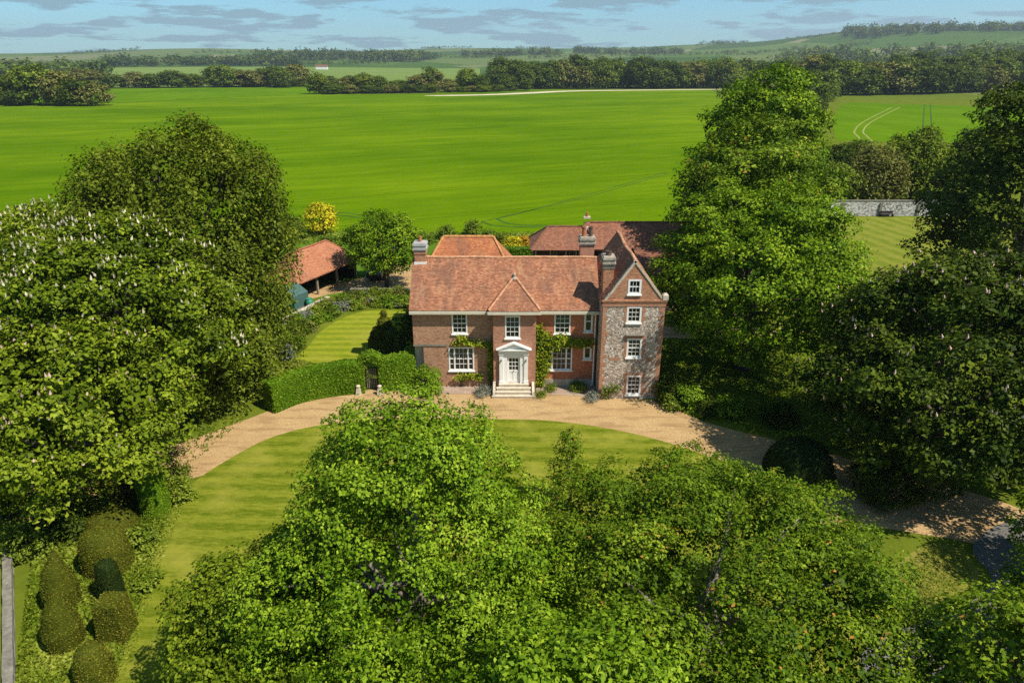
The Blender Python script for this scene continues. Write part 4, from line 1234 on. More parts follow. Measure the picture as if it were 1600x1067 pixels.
tree('ash_tree', 'feathery tree in the bottom right corner beside the lane', (15.6, -32.2, 0), 3.8, 8.6, 0.6, 'leaf_walnut', 115, leaf=0.15, rc=0.6, per=120, k=20, trunk=0.22)
tree('maple_tree', 'low leafy tree tucked between the pointed tree and the bottom edge', (1.6, -33.5, 0), 4.2, 8.8, 1.0, 'leaf_lime', 116, leaf=0.15, rc=0.6, per=80, k=20, trunk=0.2)
tree('round_tree', 'round dark green tree with a short trunk in the gravel courtyard', (-13.5, 24.6, 0), 3.9, 8.1, 1.5, 'leaf_row', 117, leaf=0.22, rc=0.7, per=75, k=20, trunk=0.3)
tree('hazel_tree', 'small bright green tree at the left edge under the chestnuts', (-29.0, -12.0, 0), 3.2, 6.4, 0.4, 'leaf_row', 118, leaf=0.2, rc=0.6, per=70, k=14, trunk=0.15)
tree('hazel_tree', 'low fresh green tree in deep shade at the far left edge', (-27.0, -17.0, 0), 2.2, 5.0, 0.3, 'leaf_row', 119, leaf=0.18, rc=0.55, per=70, k=12, trunk=0.12)
# trees behind the walled garden
WG = [('willow_tree', 'yellowish weeping willow behind the middle of the garden wall', (59.5, 68), 4.6, 10.2, 'leaf_birch', 1.2),
      ('bushy_tree', 'rounded green tree behind the left end of the garden wall', (52.5, 67), 3.9, 7.4, 'leaf_shrub', 0),
      ('bushy_tree', 'tall green tree right of the willow behind the garden wall', (68.5, 72), 5.6, 12.2, 'leaf_chestnut', 0),
      ('bushy_tree', 'dark low tree between the left bush and the willow behind the wall', (56.5, 74), 4.4, 9.2, 'leaf_dark', 0),
      ('bushy_tree', 'grey-green tree at the right end behind the garden wall', (74.0, 66), 4.4, 8.8, 'leaf_shrub', 0),
      ('bushy_tree', 'very dark tree beside the right edge behind the garden wall', (81.5, 76), 5.2, 12.0, 'leaf_dark', 0),
      ('bushy_tree', 'tree behind the limes at the left end of the garden wall', (46.0, 72), 4.8, 9.6, 'leaf_chestnut', 0),
      ('bushy_tree', 'olive green tree beyond the willow at the field corner', (64.0, 84), 4.4, 9.0, 'leaf_far', 0)]
for i, (nm, lb_, (x, y), r_, h_, mt, dr) in enumerate(WG):
    tree(nm, lb_, (x, y, 0), r_, h_, 0.2, mt, 200 + i, leaf=0.4, rc=0.9, per=36, k=14, trunk=0.25, droop=dr, group='trees behind the garden wall')

# ------------------------------------------------------------------ far trees: shared crowns
FAR = []
for i in range(9):
    rr = random.Random(300 + i)
    lb = auto_lobes(rr, 6.0, 12.0, -0.5, 11, (0.32, 0.5))
    Q, ti, *_ = crown_quads(300 + i, lb, 0.9, 1.6, 1.6, 40, 0, 0.08, 0.8, 0.7, 0.5)
    FAR.append(quads_mesh('far_crown', Q, M[('leaf_far', 'leaf_beech', 'leaf_far', 'leaf_shrub', 'leaf_far', 'leaf_chestnut', 'leaf_far', 'leaf_dark', 'leaf_birch')[i]], ti))
ORD = ['first', 'second', 'third', 'fourth', 'fifth', 'sixth', 'seventh', 'eighth', 'ninth', 'tenth', 'eleventh', 'twelfth', 'thirteenth', 'fourteenth', 'fifteenth', 'sixteenth', 'seventeenth', 'eighteenth', 'nineteenth', 'twentieth'] + ['twenty-' + s for s in ('first', 'second', 'third', 'fourth', 'fifth', 'sixth', 'seventh', 'eighth', 'ninth')] + ['thirtieth'] + ['thirty-' + s for s in ('first', 'second', 'third', 'fourth', 'fifth', 'sixth', 'seventh', 'eighth', 'ninth')]
frr = random.Random(77)
def far_tree(name, label, x, y, w, h, group, var=None):
    o = link(name, FAR[frr.randrange(9) if var is None else var])
    o.location = (x, y, float(hills(x, y)))
    o.scale = (w / 6.0, w / 6.0 * frr.uniform(0.85, 1.15), h / 12.0)
    o.rotation_euler = (0, 0, frr.uniform(0, 6.28))
    return tag(o, label, 'tree', group)
def row(name, phrase, group, p0, p1, n, w, h, jx=3.0, jy=4.0, hv=0.25):
    for i in range(n):
        t = (i + 0.5) / n
        x = p0[0] + (p1[0] - p0[0]) * t + frr.uniform(-jx, jx); y = p0[1] + (p1[1] - p0[1]) * t + frr.uniform(-jy, jy)
        far_tree(name, '%s from the left %s' % (ORD[i], phrase), x, y, w * frr.uniform(0.8, 1.2), h * frr.uniform(1 - hv, 1 + hv), group)
# left copse in the crop
cop = [(-287, 352, 7, 10, 'reddish low bush at the left end of the copse in the field'), (-277, 362, 10, 17, 'big tree at the left of the copse in the field'), (-262, 356, 11, 20, 'tallest tree in the middle of the copse in the field'),
       (-249, 352, 10, 17, 'dark tree right of the middle of the copse in the field'), (-238, 350, 9, 14, 'sloping tree at the right of the copse in the field'), (-228, 349, 7, 11, 'rounded end tree at the right of the copse in the field'),
       (-243, 347, 4.5, 6, 'low bush at the right foot of the copse in the field'), (-270, 349, 6, 8, 'low bush at the left foot of the copse in the field'), (-292, 375, 9, 14, 'tree behind the left end of the copse')]
for x, y, w, h, lb_ in cop: far_tree('copse_tree', lb_, x, y, w, h, 'copse in the field')
row('hedgerow_tree', 'in the tree row behind the copse at left', 'tree row behind the copse', (-430, 600), (-240, 640), 12, 11, 15)
row('hedgerow_tree', 'in the thick row left of the lone round tree', 'thick row along the far field', (-262, 648), (-205, 660), 6, 11, 17)
row('hedgerow_tree', 'in the lower row left of the lone round tree', 'thick row along the far field', (-330, 668), (-130, 640), 12, 7, 9)
far_tree('lone_tree', 'lone round tree standing in the far hedge left of centre', -212, 628, 9.5, 14, None, 2)
far_tree('lone_tree', 'small rounded tree right of the lone round tree', -182, 634, 7.5, 10, None, 4)
row('hedge_shrub', 'in the scrubby hedge at the far edge of the field', 'scrubby hedge at the far field edge', (-152, 500), (12, 560), 22, 7.5, 12, hv=0.45)
row('hedge_shrub', 'in the low front line of the scrubby hedge', 'scrubby hedge at the far field edge', (-140, 492), (-5, 535), 16, 5.5, 5.5)
row('belt_tree', 'in the front row of the tree belt behind the field', 'tree belt behind the field', (-15, 592), (205, 612), 24, 10.5, 20, hv=0.18)
row('belt_tree', 'in the back row of the tree belt behind the field', 'tree belt behind the field', (-20, 625), (225, 640), 20, 12, 24, hv=0.15)
row('belt_tree', 'along the hedge beyond the right field', 'trees along the right field hedge', (118, 262), (205, 430), 12, 9, 13, hv=0.35)
row('belt_tree', 'behind the hedge between the two fields', 'trees along the right field hedge', (128, 330), (228, 560), 13, 11, 17, hv=0.3)
row('wood_tree', 'in the front of the wood beyond the right field', 'wood beyond the right field', (225, 470), (420, 500), 20, 11, 19, hv=0.2)
row('wood_tree', 'in the second row of the wood beyond the right field', 'wood beyond the right field', (215, 520), (450, 540), 20, 12.5, 23, hv=0.2)
row('wood_tree', 'at the right edge beyond the dark tree', 'wood at the right edge', (170, 160), (330, 330), 9, 10, 14, hv=0.25)

# farther woods read as one mass
def wood(name, spots, seed, size=1.0, label=None):
    rng = np.random.default_rng(seed)
    temp = []
    for i in range(4):
        lb = auto_lobes(random.Random(seed + i), 6, 11, -0.5, 7, (0.35, 0.5))
        Q, ti, *_ = crown_quads(seed + i, lb, 2.9, 2.6, 1.3, 24, 0, 0.05, 0.3, 0.8, 0.6)
        pick = rng.permutation(len(Q))[:70 if size < 1 else 130]
        temp.append((Q[pick], ti[pick]))
    AQ, AT = [], []
    for x, y in spots:
        Q, ti = temp[rng.integers(4)]
        s = size * rng.uniform(0.75, 1.3); an = rng.uniform(0, 6.28)
        c_, s_ = math.cos(an), math.sin(an)
        q = Q * np.array([s, s, s * rng.uniform(0.8, 1.2)])
        q = np.stack([q[..., 0] * c_ - q[..., 1] * s_, q[..., 0] * s_ + q[..., 1] * c_, q[..., 2]], axis=-1)
        AQ.append(q + np.array([x, y, float(hills(x, y))])); AT.append(np.clip(ti + rng.normal(0, 0.12), 0, 1))
    o = link(name, quads_mesh(name, np.concatenate(AQ), M['leaf_far'], np.concatenate(AT)))
    return tag(o, label, 'wood', kind='stuff')
def polar(th, d):
    return d * math.sin(R(th)), -46 + d * math.cos(R(th))
def band(th0, th1, d0, d1, n, seed):
    rng = random.Random(seed); out = []
    for i in range(n):
        th = rng.uniform(th0, th1)
        out.append(polar(th, d0 + (d1 - d0) * rng.random()))
    return out
wood('distant_wood', band(-40, -29, 1150, 1400, 90, 1) , 401, 1.5, 'distant wood along the skyline at far left')
wood('distant_wood', band(-29, -16, 1900, 2050, 110, 2), 402, 1.5, 'distant wood behind the pale field')
wood('distant_wood', band(-19, -6, 2300, 2700, 170, 3), 403, 1.9, 'wooded hill on the skyline left of centre')
wood('distant_wood', band(-4, 3.5, 2600, 2700, 40, 4), 404, 1.5, 'distant hedge line left of the tree belt skyline')
wood('distant_wood', band(5, 13, 2900, 3150, 60, 5), 405, 1.6, 'distant copse above the tree belt')
wood('distant_wood', band(20, 40, 1500, 2100, 170, 6), 406, 1.7, 'wooded slope in the middle distance at right')
wood('distant_wood', band(24, 40, 2900, 3700, 200, 7), 407, 2.0, 'dark wood along the ridge at the top right')
wood('distant_wood', band(10, 22, 1000, 1350, 70, 8), 408, 1.35, 'wood behind the three tall limes')
wood('distant_wood', band(20, 40, 760, 1000, 110, 9), 409, 1.4, 'wood rising behind the right field')
hr = random.Random(9); sp = []
for i in range(34):          # hedgerows across the far hills
    th = hr.uniform(-38, 36); d = hr.uniform(1500, 4200); l = hr.uniform(120, 420); an = hr.uniform(0, 3.14) if hr.random() < .4 else hr.uniform(-.3, .3)
    x, y = polar(th, d)
    for k in range(int(l / 16)):
        sp.append((x + math.cos(an) * k * 16 + hr.uniform(-4, 4), y + math.sin(an) * k * 16 + hr.uniform(-4, 4)))
wood('distant_hedges', sp, 410, 0.95, 'hedges dividing the fields on the far hills')
# ------------------------------------------------------------------ garden planting
def wall_vine(name, label, spots, seed, mat='leaf_wisteria', leaf=0.17, stem=None, y=-0.1, n=60):
    rng = np.random.default_rng(seed)
    t = thing(name, label, 'climber', (spots[0][0], y, 0))
    ox = spots[0][0]
    P = []
    for (x, z, rx, rz_, dens) in spots:
        m = int(n * dens)
        a = rng.normal(size=(m, 2)) * 0.5
        P.append(np.stack([x - ox + a[:, 0] * rx, -np.abs(rng.normal(0, 0.12, m)) - 0.03, z + a[:, 1] * rz_], axis=1))
    P = np.concatenate(P)
    nr = unit(rng.normal(size=(len(P), 3)) * 0.55 + np.array([0, -0.8, 0.55]))
    Q = leaves(P, nr, leaf, rng, droop=0.8)
    link('foliage', quads_mesh('foliage', Q, M[mat], np.clip(rng.normal(0.5, 0.24, len(P)), 0, 1)), t)
    mb = MB()
    for s in (stem or []):
        mb.tube([(p[0] - ox, -0.02, p[1]) for p in s], [0.06 - 0.04 * k / len(s) for k in range(len(s))], 6)
    if stem: mb.build('stem', M['bark'], t)
    return t
wall_vine('wisteria', 'yellow-green wisteria climbing between the porch and the right ground-floor window',
    [(2.05, 0.7, .5, .7, 2), (2.15, 1.5, .6, .9, 4), (2.2, 2.4, .65, .9, 5), (2.0, 3.2, .55, .8, 5), (2.6, 3.55, .7, .55, 5), (3.4, 3.75, .8, .5, 5), (4.2, 3.65, .8, .35, 4), (5.2, 3.6, .9, .35, 3), (2.2, 4.2, .45, .5, 2.5), (1.95, 4.7, .3, .4, 1)], 501,
    stem=[[(2.1, 0.0), (2.2, 1.5), (2.1, 3.0), (2.6, 3.6), (4.2, 3.7), (5.6, 3.6)], [(2.1, 3.0), (2.1, 4.4)]], n=115)
wall_vine('wisteria', 'thin wisteria trained above and beside the left ground-floor window',
    [(-1.55, 1.0, .28, .5, 1.6), (-1.6, 1.7, .3, .6, 2), (-1.55, 2.5, .3, .6, 2.2), (-1.6, 3.3, .35, .5, 2), (-2.4, 3.55, .7, .3, 2.2), (-3.3, 3.7, .6, .28, 2), (-3.7, 3.95, .35, .35, 1.6), (-4.2, 3.5, .3, .25, 0.8)], 502,
    stem=[[(-1.6, 0.0), (-1.62, 1.5), (-1.55, 2.8), (-2.2, 3.5), (-3.4, 3.65), (-4.2, 3.6)]], n=60)
wall_vine('climbing_rose', 'small climbing rose below the left ground-floor window', [(-3.9, .85, .4, .28, 2), (-3.2, .95, .5, .28, 2.6), (-2.5, .9, .35, .4, 1.6)], 503, n=45,
    stem=[[(-3.9, 0.0), (-3.6, 0.8), (-2.6, 1.0)]])
wall_vine('climber', 'pale climber at the foot of the flint tower', [(6.75, 0.6, .35, .6, 2.2), (7.2, 0.9, .4, .4, 2), (7.6, 1.0, .3, .3, 1)], 504, 'leaf_shrub', 0.15, stem=[[(6.8, 0), (7.0, .6), (7.5, 1.0)]], y=-2.1, n=40)
for i, (x, y, r_, h_, lb_) in enumerate([(-2.15, -1.45, .55, .62, 'silvery lavender clump left of the front steps'), (2.05, -1.75, .38, .42, 'small green clump right of the front steps'), (2.9, -0.7, .35, .55, 'dark grey-green clump under the right ground-floor window'),
        (5.75, -2.25, .5, .55, 'lavender clump by the foot of the tower'), (4.9, -0.6, .6, .6, 'shaded shrub below the narrow windows')]):
    bush('lavender', lb_, (x, y, 0.03), r_, h_, 'leaf_grey' if i in (0, 3) else 'leaf_shrub', 520 + i, leaf=0.12, rc=0.18, per=26, aspect=0.28, upb=0.2, group='plants along the house front', stems=False)
bush('round_shrub', 'rounded green shrub at the left corner of the house', (-6.25, -1.1, 0), 1.15, 2.0, 'leaf_hedge', 530, leaf=0.12, rc=.35, per=60)
bush('laurel', 'dark shrub against the left end wall in the side garden', (-8.3, 4.6, 0), 1.35, 4.3, 'leaf_dark', 531, leaf=0.17, rc=.45, per=45)
bush('rose_bush', 'pale green bush at the back corner of the side garden', (-8.5, 12.5, 0), 0.9, 1.8, 'leaf_shrub', 532, leaf=0.14)
# clipped yew shaped like a bird on a tiered base
yb = MB()
yb.box(-0.95, 0.95, -0.8, 0.8, 0, 1.25)
for (a, z0_, z1_, b_) in ((0.75, 1.25, 1.75, 0.95), (0.95, 1.75, 2.05, 0.55)):
    yb.hexa([(-a + .2, -a * .8, z0_), (a + .2, -a * .8, z0_), (a + .2, a * .8, z0_), (-a + .2, a * .8, z0_)], [(-b_ + .25, -b_ * .8, z1_), (b_ + .25, -b_ * .8, z1_), (b_ + .25, b_ * .8, z1_), (-b_ + .25, b_ * .8, z1_)])
yb.lathe([(0.5, 2.05), (0.6, 2.4), (0.5, 2.75), (0.22, 2.95), (0.24, 3.15), (0.28, 3.35), (0.12, 3.55)], 12, (0.35, 0))
clipped('yew_topiary', 'tiered clipped yew topped with a bird shape in the side garden', 'topiary', (-11.0, 7.0, 0), yb, 'leaf_yew', 540, dens=380, leaf=0.1)

# curved hedge with a gate
def hedge(name, label, pts, w, h0, h1, seed, mat='leaf_hedge', leaf=0.12, dens=300):
    p = smooth_poly(pts, 5, False)
    o = p[0]
    mb = MB(); n = len(p); ring = []
    for i, (x, y) in enumerate(p):
        a, b = p[max(i - 1, 0)], p[min(i + 1, n - 1)]
        d = Vector((b[0] - a[0], b[1] - a[1], 0)).normalized(); s = Vector((-d.y, d.x, 0)) * w / 2
        h = h0 + (h1 - h0) * i / (n - 1) + 0.06 * math.sin(i * 1.7)
        x -= o[0]; y -= o[1]
        ring.append([(x - s.x * 1.1, y - s.y * 1.1, 0), (x - s.x * 1.05, y - s.y * 1.05, h * .5), (x - s.x * .9, y - s.y * .9, h * .95), (x, y, h), (x + s.x * .9, y + s.y * .9, h * .95), (x + s.x * 1.1, y + s.y * 1.1, 0)])
    for i in range(n - 1):
        for k in range(5):
            mb.face(ring[i][k], ring[i + 1][k], ring[i + 1][k + 1], ring[i][k + 1])
    mb.face(*ring[0]); mb.face(*ring[-1][::-1])
    return clipped(name, label, 'hedge', (o[0], o[1], 0), mb, mat, seed, dens, leaf, 0.035, 0.7, core='leaf_dark')
hedge('clipped_hedge', 'long clipped green hedge left of the garden gate', [(-16.9, -3.9), (-15.4, -2.2), (-13.2, -1.1), (-10.95, -0.55)], 1.2, 2.2, 2.5, 550)
hedge('clipped_hedge', 'clipped green hedge between the garden gate and the house', [(-9.85, -0.35), (-8.6, -0.1), (-7.75, 0.55), (-7.55, 1.6)], 1.1, 2.6, 2.7, 551)
ar = MB()
for i in range(9):
    a0, a1 = math.pi * i / 9, math.pi * (i + 1) / 9
    def Pq(a, r, yy): return (math.cos(a) * r, yy, 2.1 + math.sin(a) * r * 0.9)
    ar.hexa([Pq(a0, .42, -.5), Pq(a0, .95, -.5), Pq(a0, .95, .5), Pq(a0, .42, .5)], [Pq(a1, .42, -.5), Pq(a1, .95, -.5), Pq(a1, .95, .5), Pq(a1, .42, .5)])
clipped('hedge_arch', 'rounded leafy arch over the garden gate', 'hedge', (-10.4, -0.42, 0), ar, 'leaf_hedge', 552, 170, 0.13, 0.06, 0.7, core='leaf_dark')
gt = thing('garden_gate', 'small dark slatted gate under the hedge arch', 'gate', (-10.4, -0.42, 0))
mb = MB(); mb.box(-.46, -.40, -.03, .03, 0, 1.75); mb.box(.40, .46, -.03, .03, 0, 1.75); mb.box(-.40, .40, -.025, .025, 1.55, 1.63); mb.box(-.40, .40, -.025, .025, .75, .85); mb.box(-.40, .40, -.025, .025, .08, .16)
mb.build('gate_frame', M['timber_dark'], gt)
for i in range(6):
    mb = MB(); x = -.34 + i * .136; mb.box(x - .028, x + .028, -.045, -.026, .10, 1.68); mb.build('slat', M['timber_post'], gt)
for s, lb_ in ((-1, 'weathered staddle stone left of the garden gate'), (1, 'weathered staddle stone right of the garden gate')):
    st = thing('staddle_stone', lb_, 'stone', (-10.45 + s * 0.78, -1.35, 0), group='staddle stones by the gate')
    mb = MB(); mb.hexa([(-.20, -.20, 0), (.20, -.20, 0), (.20, .20, 0), (-.20, .20, 0)], [(-.11, -.11, .62), (.11, -.11, .62), (.11, .11, .62), (-.11, .11, .62)]); mb.build('shaft', M['stone'], st)
    mb = MB(); mb.lathe([(.10, .622), (.17, .66), (.16, .72), (.06, .78)], 12); mb.build('cap', M['stone'], st, smooth=True)

# herbaceous borders of the side garden: one object for each plant
rb2 = random.Random(61)
bp = []
edge = [(-18.6, 5), (-18.6, 9), (-18.4, 12.5), (-17.2, 15.6), (-15.4, 17.9), (-13, 18.6), (-10.5, 18.3)]
cols = ['leaf_shrub', 'leaf_hedge', 'leaf_grey', 'leaf_grass', 'leaf_shrub', 'leaf_dark', 'leaf_birch']
cn_ = {'leaf_shrub': 'green', 'leaf_hedge': 'bright green', 'leaf_grey': 'silver', 'leaf_grass': 'yellow-green', 'leaf_dark': 'dark green', 'leaf_birch': 'straw-coloured'}
es = smooth_poly(edge, 4, False)
for i, (x, y) in enumerate(es):
    for j in range(2):
        m_ = rb2.choice(cols)
        h_ = rb2.uniform(0.6, 1.1) + 0.5 * j
        bp.append((x - j * 0.9 * (1 if i < 14 else 0.2) + rb2.uniform(-.3, .3), y + j * (0.2 if i < 14 else 1.0) + rb2.uniform(-.3, .3), rb2.uniform(.5, .85), h_, m_, j))
for i, (x, y, r_, h_, m_, j) in enumerate(bp):
    bush('border_plant', '%s border plant, %s along the %s of the side-garden border' % (cn_[m_], ORD[i // 2], 'back' if j else 'front'), (x, y, 0), r_, h_, m_, 600 + i, leaf=0.15, rc=0.26, per=24, k=6, core=0.5, group='plants in the side garden border', stems=False)
gw_ = thing('garden_wall', 'low flint wall between the border and the cart shed', 'wall', (-18.9, 13.6, 0))
mb = MB(); mb.hexa([(-2.0, -2.2, 0), (-1.6, -2.4, 0), (0.9, 4.2, 0), (0.5, 4.4, 0)], [(-2.0, -2.2, 1.0), (-1.6, -2.4, 1.0), (0.9, 4.2, 1.0), (0.5, 4.4, 1.0)]); mb.build('masonry', M['flint_wall'], gw_)
mb = MB(); mb.hexa([(-2.06, -2.2, 1.002), (-1.54, -2.4, 1.002), (0.96, 4.2, 1.002), (0.44, 4.4, 1.002)], [(-2.0, -2.2, 1.12), (-1.6, -2.4, 1.12), (0.9, 4.2, 1.12), (0.5, 4.4, 1.12)]); mb.build('coping', M['stone'], gw_)
gw2 = thing('garden_wall', 'low flint wall between the side garden and the courtyard', 'wall', (-12.4, 20.9, 0))
mb = MB(); mb.box(-4.2, 4.4, -.22, .22, 0, .85); mb.build('masonry', M['flint_wall'], gw2)
mb = MB(); mb.box(-4.25, 4.45, -.27, .27, .852, .95); mb.build('coping', M['stone_grey'], gw2)

# shrubs behind the house
bush('golden_shrub', 'bright yellow shrub at the edge of the crop field', (-27.2, 49.2, 0), 2.25, 4.1, 'leaf_yellow', 700, leaf=0.3, rc=.6, per=26)
bush('golden_shrub', 'small rounded yellow shrub behind the main roof', (0.0, 38.6, 0), 1.15, 2.0, 'leaf_yellow', 701, leaf=0.2, rc=.4, per=26)
bush('orange_shrub', 'small orange shrub behind the main roof', (1.6, 39.6, 0), 1.0, 1.8, 'leaf_orange', 702, leaf=0.2, rc=.4, per=26)
bush('dark_shrub', 'purple-dark shrub left of the yellow one behind the main roof', (-1.5, 40.5, 0), 1.0, 2.0, 'leaf_beech', 703, leaf=0.2, rc=.4, per=26)
hb = MB(); hb.box(-2.2, 2.2, -.6, .6, 0, 1.5)
clipped('low_hedge', 'short clipped hedge below the yellow shrub', 'hedge', (0.3, 35.5, 0), hb, 'leaf_hedge', 704, 60, 0.2, 0.05, 0.6)
for i, (x, y, r_, h_, lb_) in enumerate([(-9.0, 46.5, 1.2, 1.5, 'bush at the field edge behind the left chimney'), (-5.5, 48, 1.0, 1.9, 'bush at the field edge behind the rear roof'), (-12.5, 43, 1.5, 1.6, 'bush behind the round courtyard tree'), (-3.2, 45.5, .8, 1.2, 'small bush right of the rear roof ridge'), (-23.5, 40, 1.4, 1.6, 'bush between the shed and the crop'), (-20.0, 44, 1.4, 1.4, 'bush below the golden shrub'), (-30.0, 45.5, 1.9, 3.0, 'green bush left of the golden shrub')]):
    bush('field_edge_bush', lb_, (x, y, 0), r_, h_, 'leaf_shrub', 710 + i, leaf=0.25, rc=.45, per=22, group='bushes along the field edge')

# right of the tower
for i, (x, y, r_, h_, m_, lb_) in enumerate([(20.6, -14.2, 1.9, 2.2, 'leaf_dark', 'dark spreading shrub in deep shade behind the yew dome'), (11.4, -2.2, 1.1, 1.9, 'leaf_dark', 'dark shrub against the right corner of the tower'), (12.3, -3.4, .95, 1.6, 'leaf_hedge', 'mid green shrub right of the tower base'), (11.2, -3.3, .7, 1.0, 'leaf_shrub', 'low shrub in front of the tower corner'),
        (13.6, -4.3, .8, 1.0, 'leaf_dark', 'low dark shrub along the drive right of the tower'), (15.0, -4.4, 1.1, 1.2, 'leaf_hedge', 'spreading ground shrub under the nearest lime'), (18.0, -5.6, 1.2, 1.2, 'leaf_dark', 'dark ground shrub between lime and chestnut')]):
    bush('shrub', lb_, (x, y, 0), r_, h_, m_, 730 + i, leaf=0.14, rc=.34, per=42, group='shrubs right of the tower')
clipped('yew_dome', 'big clipped yew dome beside the drive at right', 'topiary', (16.6, -12.4, 0), dome_mb(2.0, 2.0, 2.6, p=2.5), 'leaf_yewdark', 740, dens=240, leaf=0.1)

# topiary walk, bottom left
tp = [('yew_dome', 'broad rounded brown-green yew at the head of the topiary row', (-19.4, -19.9), dome_mb(1.15, 1.0, 2.3, p=3.4, seed=1), 'leaf_yew'),
      ('yew_cone', 'dark upright narrow yew beside the path', (-18.1, -21.9), dome_mb(.5, .5, 2.1, p=4.5, seed=2), 'leaf_yewdark'),
      ('yew_cone', 'pointed brown-topped yew left of the path', (-20.1, -22.3), None, 'leaf_yew'),
      ('yew_cone', 'pointed tall yew nearest the stone wall', (-18.6, -24.6), None, 'leaf_yew'),
      ('yew_block', 'square-topped yew beside the lawn', (-16.75, -24.0), None, 'leaf_yew'),
      ('yew_dome', 'rounded yew at the bottom edge of the row', (-16.3, -26.4), dome_mb(.68, .68, 1.9, p=3.0, seed=5), 'leaf_yew'),
      ('yew_column', 'bright green narrow conifer at the lawn edge', (-19.3, -15.4), dome_mb(.75, .75, 3.4, p=3.0, seed=6), 'leaf_hedge'),
      ('yew_dome', 'flat greenish yew behind the broad rounded one', (-20.4, -17.6), dome_mb(1.3, 1.1, 1.6, p=3.0, seed=7), 'leaf_yew')]
for i, (nm, lb_, (x, y), mb, m_) in enumerate(tp):
    if mb is None:
        mb = MB()
        w_ = .68 if i != 4 else .56
        if i == 4:
            mb.hexa([(-w_, -w_, 0), (w_, -w_, 0), (w_, w_, 0), (-w_, w_, 0)], [(-.48, -.48, 1.9), (.48, -.48, 1.9), (.48, .48, 1.9), (-.48, .48, 1.9)])
        else:
            n = 12; L1, L2, L3 = [], [], []
            for j in range(n):
                a = 2 * math.pi * j / n; L1.append((w_ * math.cos(a), w_ * math.sin(a), 0)); L2.append((w_ * 1.08 * math.cos(a), w_ * 1.08 * math.sin(a), 1.0)); L3.append((w_ * .75 * math.cos(a), w_ * .75 * math.sin(a), 1.9))
            for j in range(n):
                k2 = (j + 1) % n
                mb.face(L1[j], L1[k2], L2[k2], L2[j]); mb.face(L2[j], L2[k2], L3[k2], L3[j]); mb.face(L3[j], L3[k2], (.18, .1, 3.0))
    clipped(nm, lb_, 'topiary', (x, y, 0), mb, m_, 760 + i, dens=760, leaf=0.066, lift=0.02)
for i, (x, y, r_, h_, m_, lb_) in enumerate([(-18.7, -14.4, .9, 1.1, 'leaf_grass', 'pale shrub where the drive meets the lawn at left'), (-18.9, -18.2, .7, .9, 'leaf_shrub', 'small green shrub at the left lawn edge'),
        (-22.6, -17.4, 1.3, 1.8, 'leaf_dark', 'dark shrub behind the topiary row'), (-24.0, -18.8, 1.2, 1.9, 'leaf_shrub', 'green shrub beside the top of the stone wall'), (-22.3, -15.8, 1.2, 1.7, 'leaf_beech', 'shaded shrub under the nearest left chestnut'),
        (-20.9, -14.4, 1.0, 1.3, 'leaf_dark', 'shaded shrub beside the drive at left'), (-19.6, -12.4, .8, .8, 'leaf_shrub', 'small shrub at the drive edge below the cream chestnut'), (-17.0, -21.0, .6, .5, 'leaf_grass', 'low grassy clump beside the dark upright yew')]):
    bush('shrub', lb_, (x, y, 0), r_, h_, m_, 780 + i, leaf=0.14, rc=.32, per=36, group='shrubs along the left lawn edge')

# long grass and ground cover: uncountable
def ground_cover(name, poly, n, seed, mat, leaf, h, label):
    rng = np.random.default_rng(seed)
    pp = np.array(poly); lo, hi = pp.min(0), pp.max(0)
    P = rng.uniform(lo, hi, (n * 3, 2))
    ins = np.zeros(len(P), bool); j = len(pp) - 1
    for i in range(len(pp)):
        c_ = ((pp[i, 1] > P[:, 1]) != (pp[j, 1] > P[:, 1])) & (P[:, 0] < (pp[j, 0] - pp[i, 0]) * (P[:, 1] - pp[i, 1]) / (pp[j, 1] - pp[i, 1] + 1e-12) + pp[i, 0])
        ins ^= c_; j = i
    P = P[ins][:n]
    patch = np.array([mnoise.noise(Vector((x * .45, y * .45, 1.0))) for x, y in P])
    z = h * (0.35 + 0.65 * rng.random(len(P))) * (0.7 + 0.6 * patch)
    P3 = np.column_stack([P, np.maximum(z * .5, leaf * 0.35)])
    nr = unit(rng.normal(size=(len(P), 3)) * np.array([1, 1, .5]) + np.array([0, 0, .45]))
    Q = leaves(P3, nr, leaf, rng, aspect=0.34)
    Q[:, :, 2] = np.maximum(Q[:, :, 2], 0.012)
    o = link(name, quads_mesh(name, Q, M[mat], np.clip(0.5 + patch * .5 + rng.normal(0, .18, len(P)), 0, 1)))
    return tag(o, label, 'ground cover', kind='stuff')
ground_cover('rough_grass', [(-23.9, -18.6), (-19.2, -27), (-15.4, -28), (-16.2, -25), (-17.9, -18.6), (-18.9, -13.8), (-22, -15)], 24000, 800, 'leaf_grass', 0.22, 0.5, 'rough flowering grass between the stone wall and the topiary')
ground_cover('lawn_fringe', [(-19.0, -13.2), (-18.2, -13.9), (-17.3, -18.6), (-15.5, -25.3), (-15.0, -29), (-16.2, -29), (-16.6, -25.2), (-18.3, -18.6)], 5000, 805, 'leaf_grass', 0.16, 0.22, 'uncut grass fringe along the left lawn edge')
ground_cover('verge_grass', [(15.6, -21.6), (18.6, -19.9), (21.0, -18.5), (22.2, -18.8), (22.0, -20.3), (20.5, -21.4), (18.4, -22.4), (16.4, -22.8)], 4500, 806, 'leaf_grass', 0.13, 0.16, 'short yellowish grass on the entrance verge')
ground_cover('woodland_floor', [(10.8, -3.2), (13, -5.2), (17, -7.6), (24, -11.5), (34, -14), (36, 10), (26, 9), (12, 9)], 16000, 801, 'leaf_hedge', 0.24, 0.4, 'shaded ground cover under the limes')
ground_cover('woodland_floor', [(-36, -20), (-20, -13.5), (-18.2, -5.2), (-18.6, 4), (-30, 10), (-40, 0)], 12000, 802, 'leaf_shrub', 0.26, 0.4, 'shaded ground cover under the left trees')
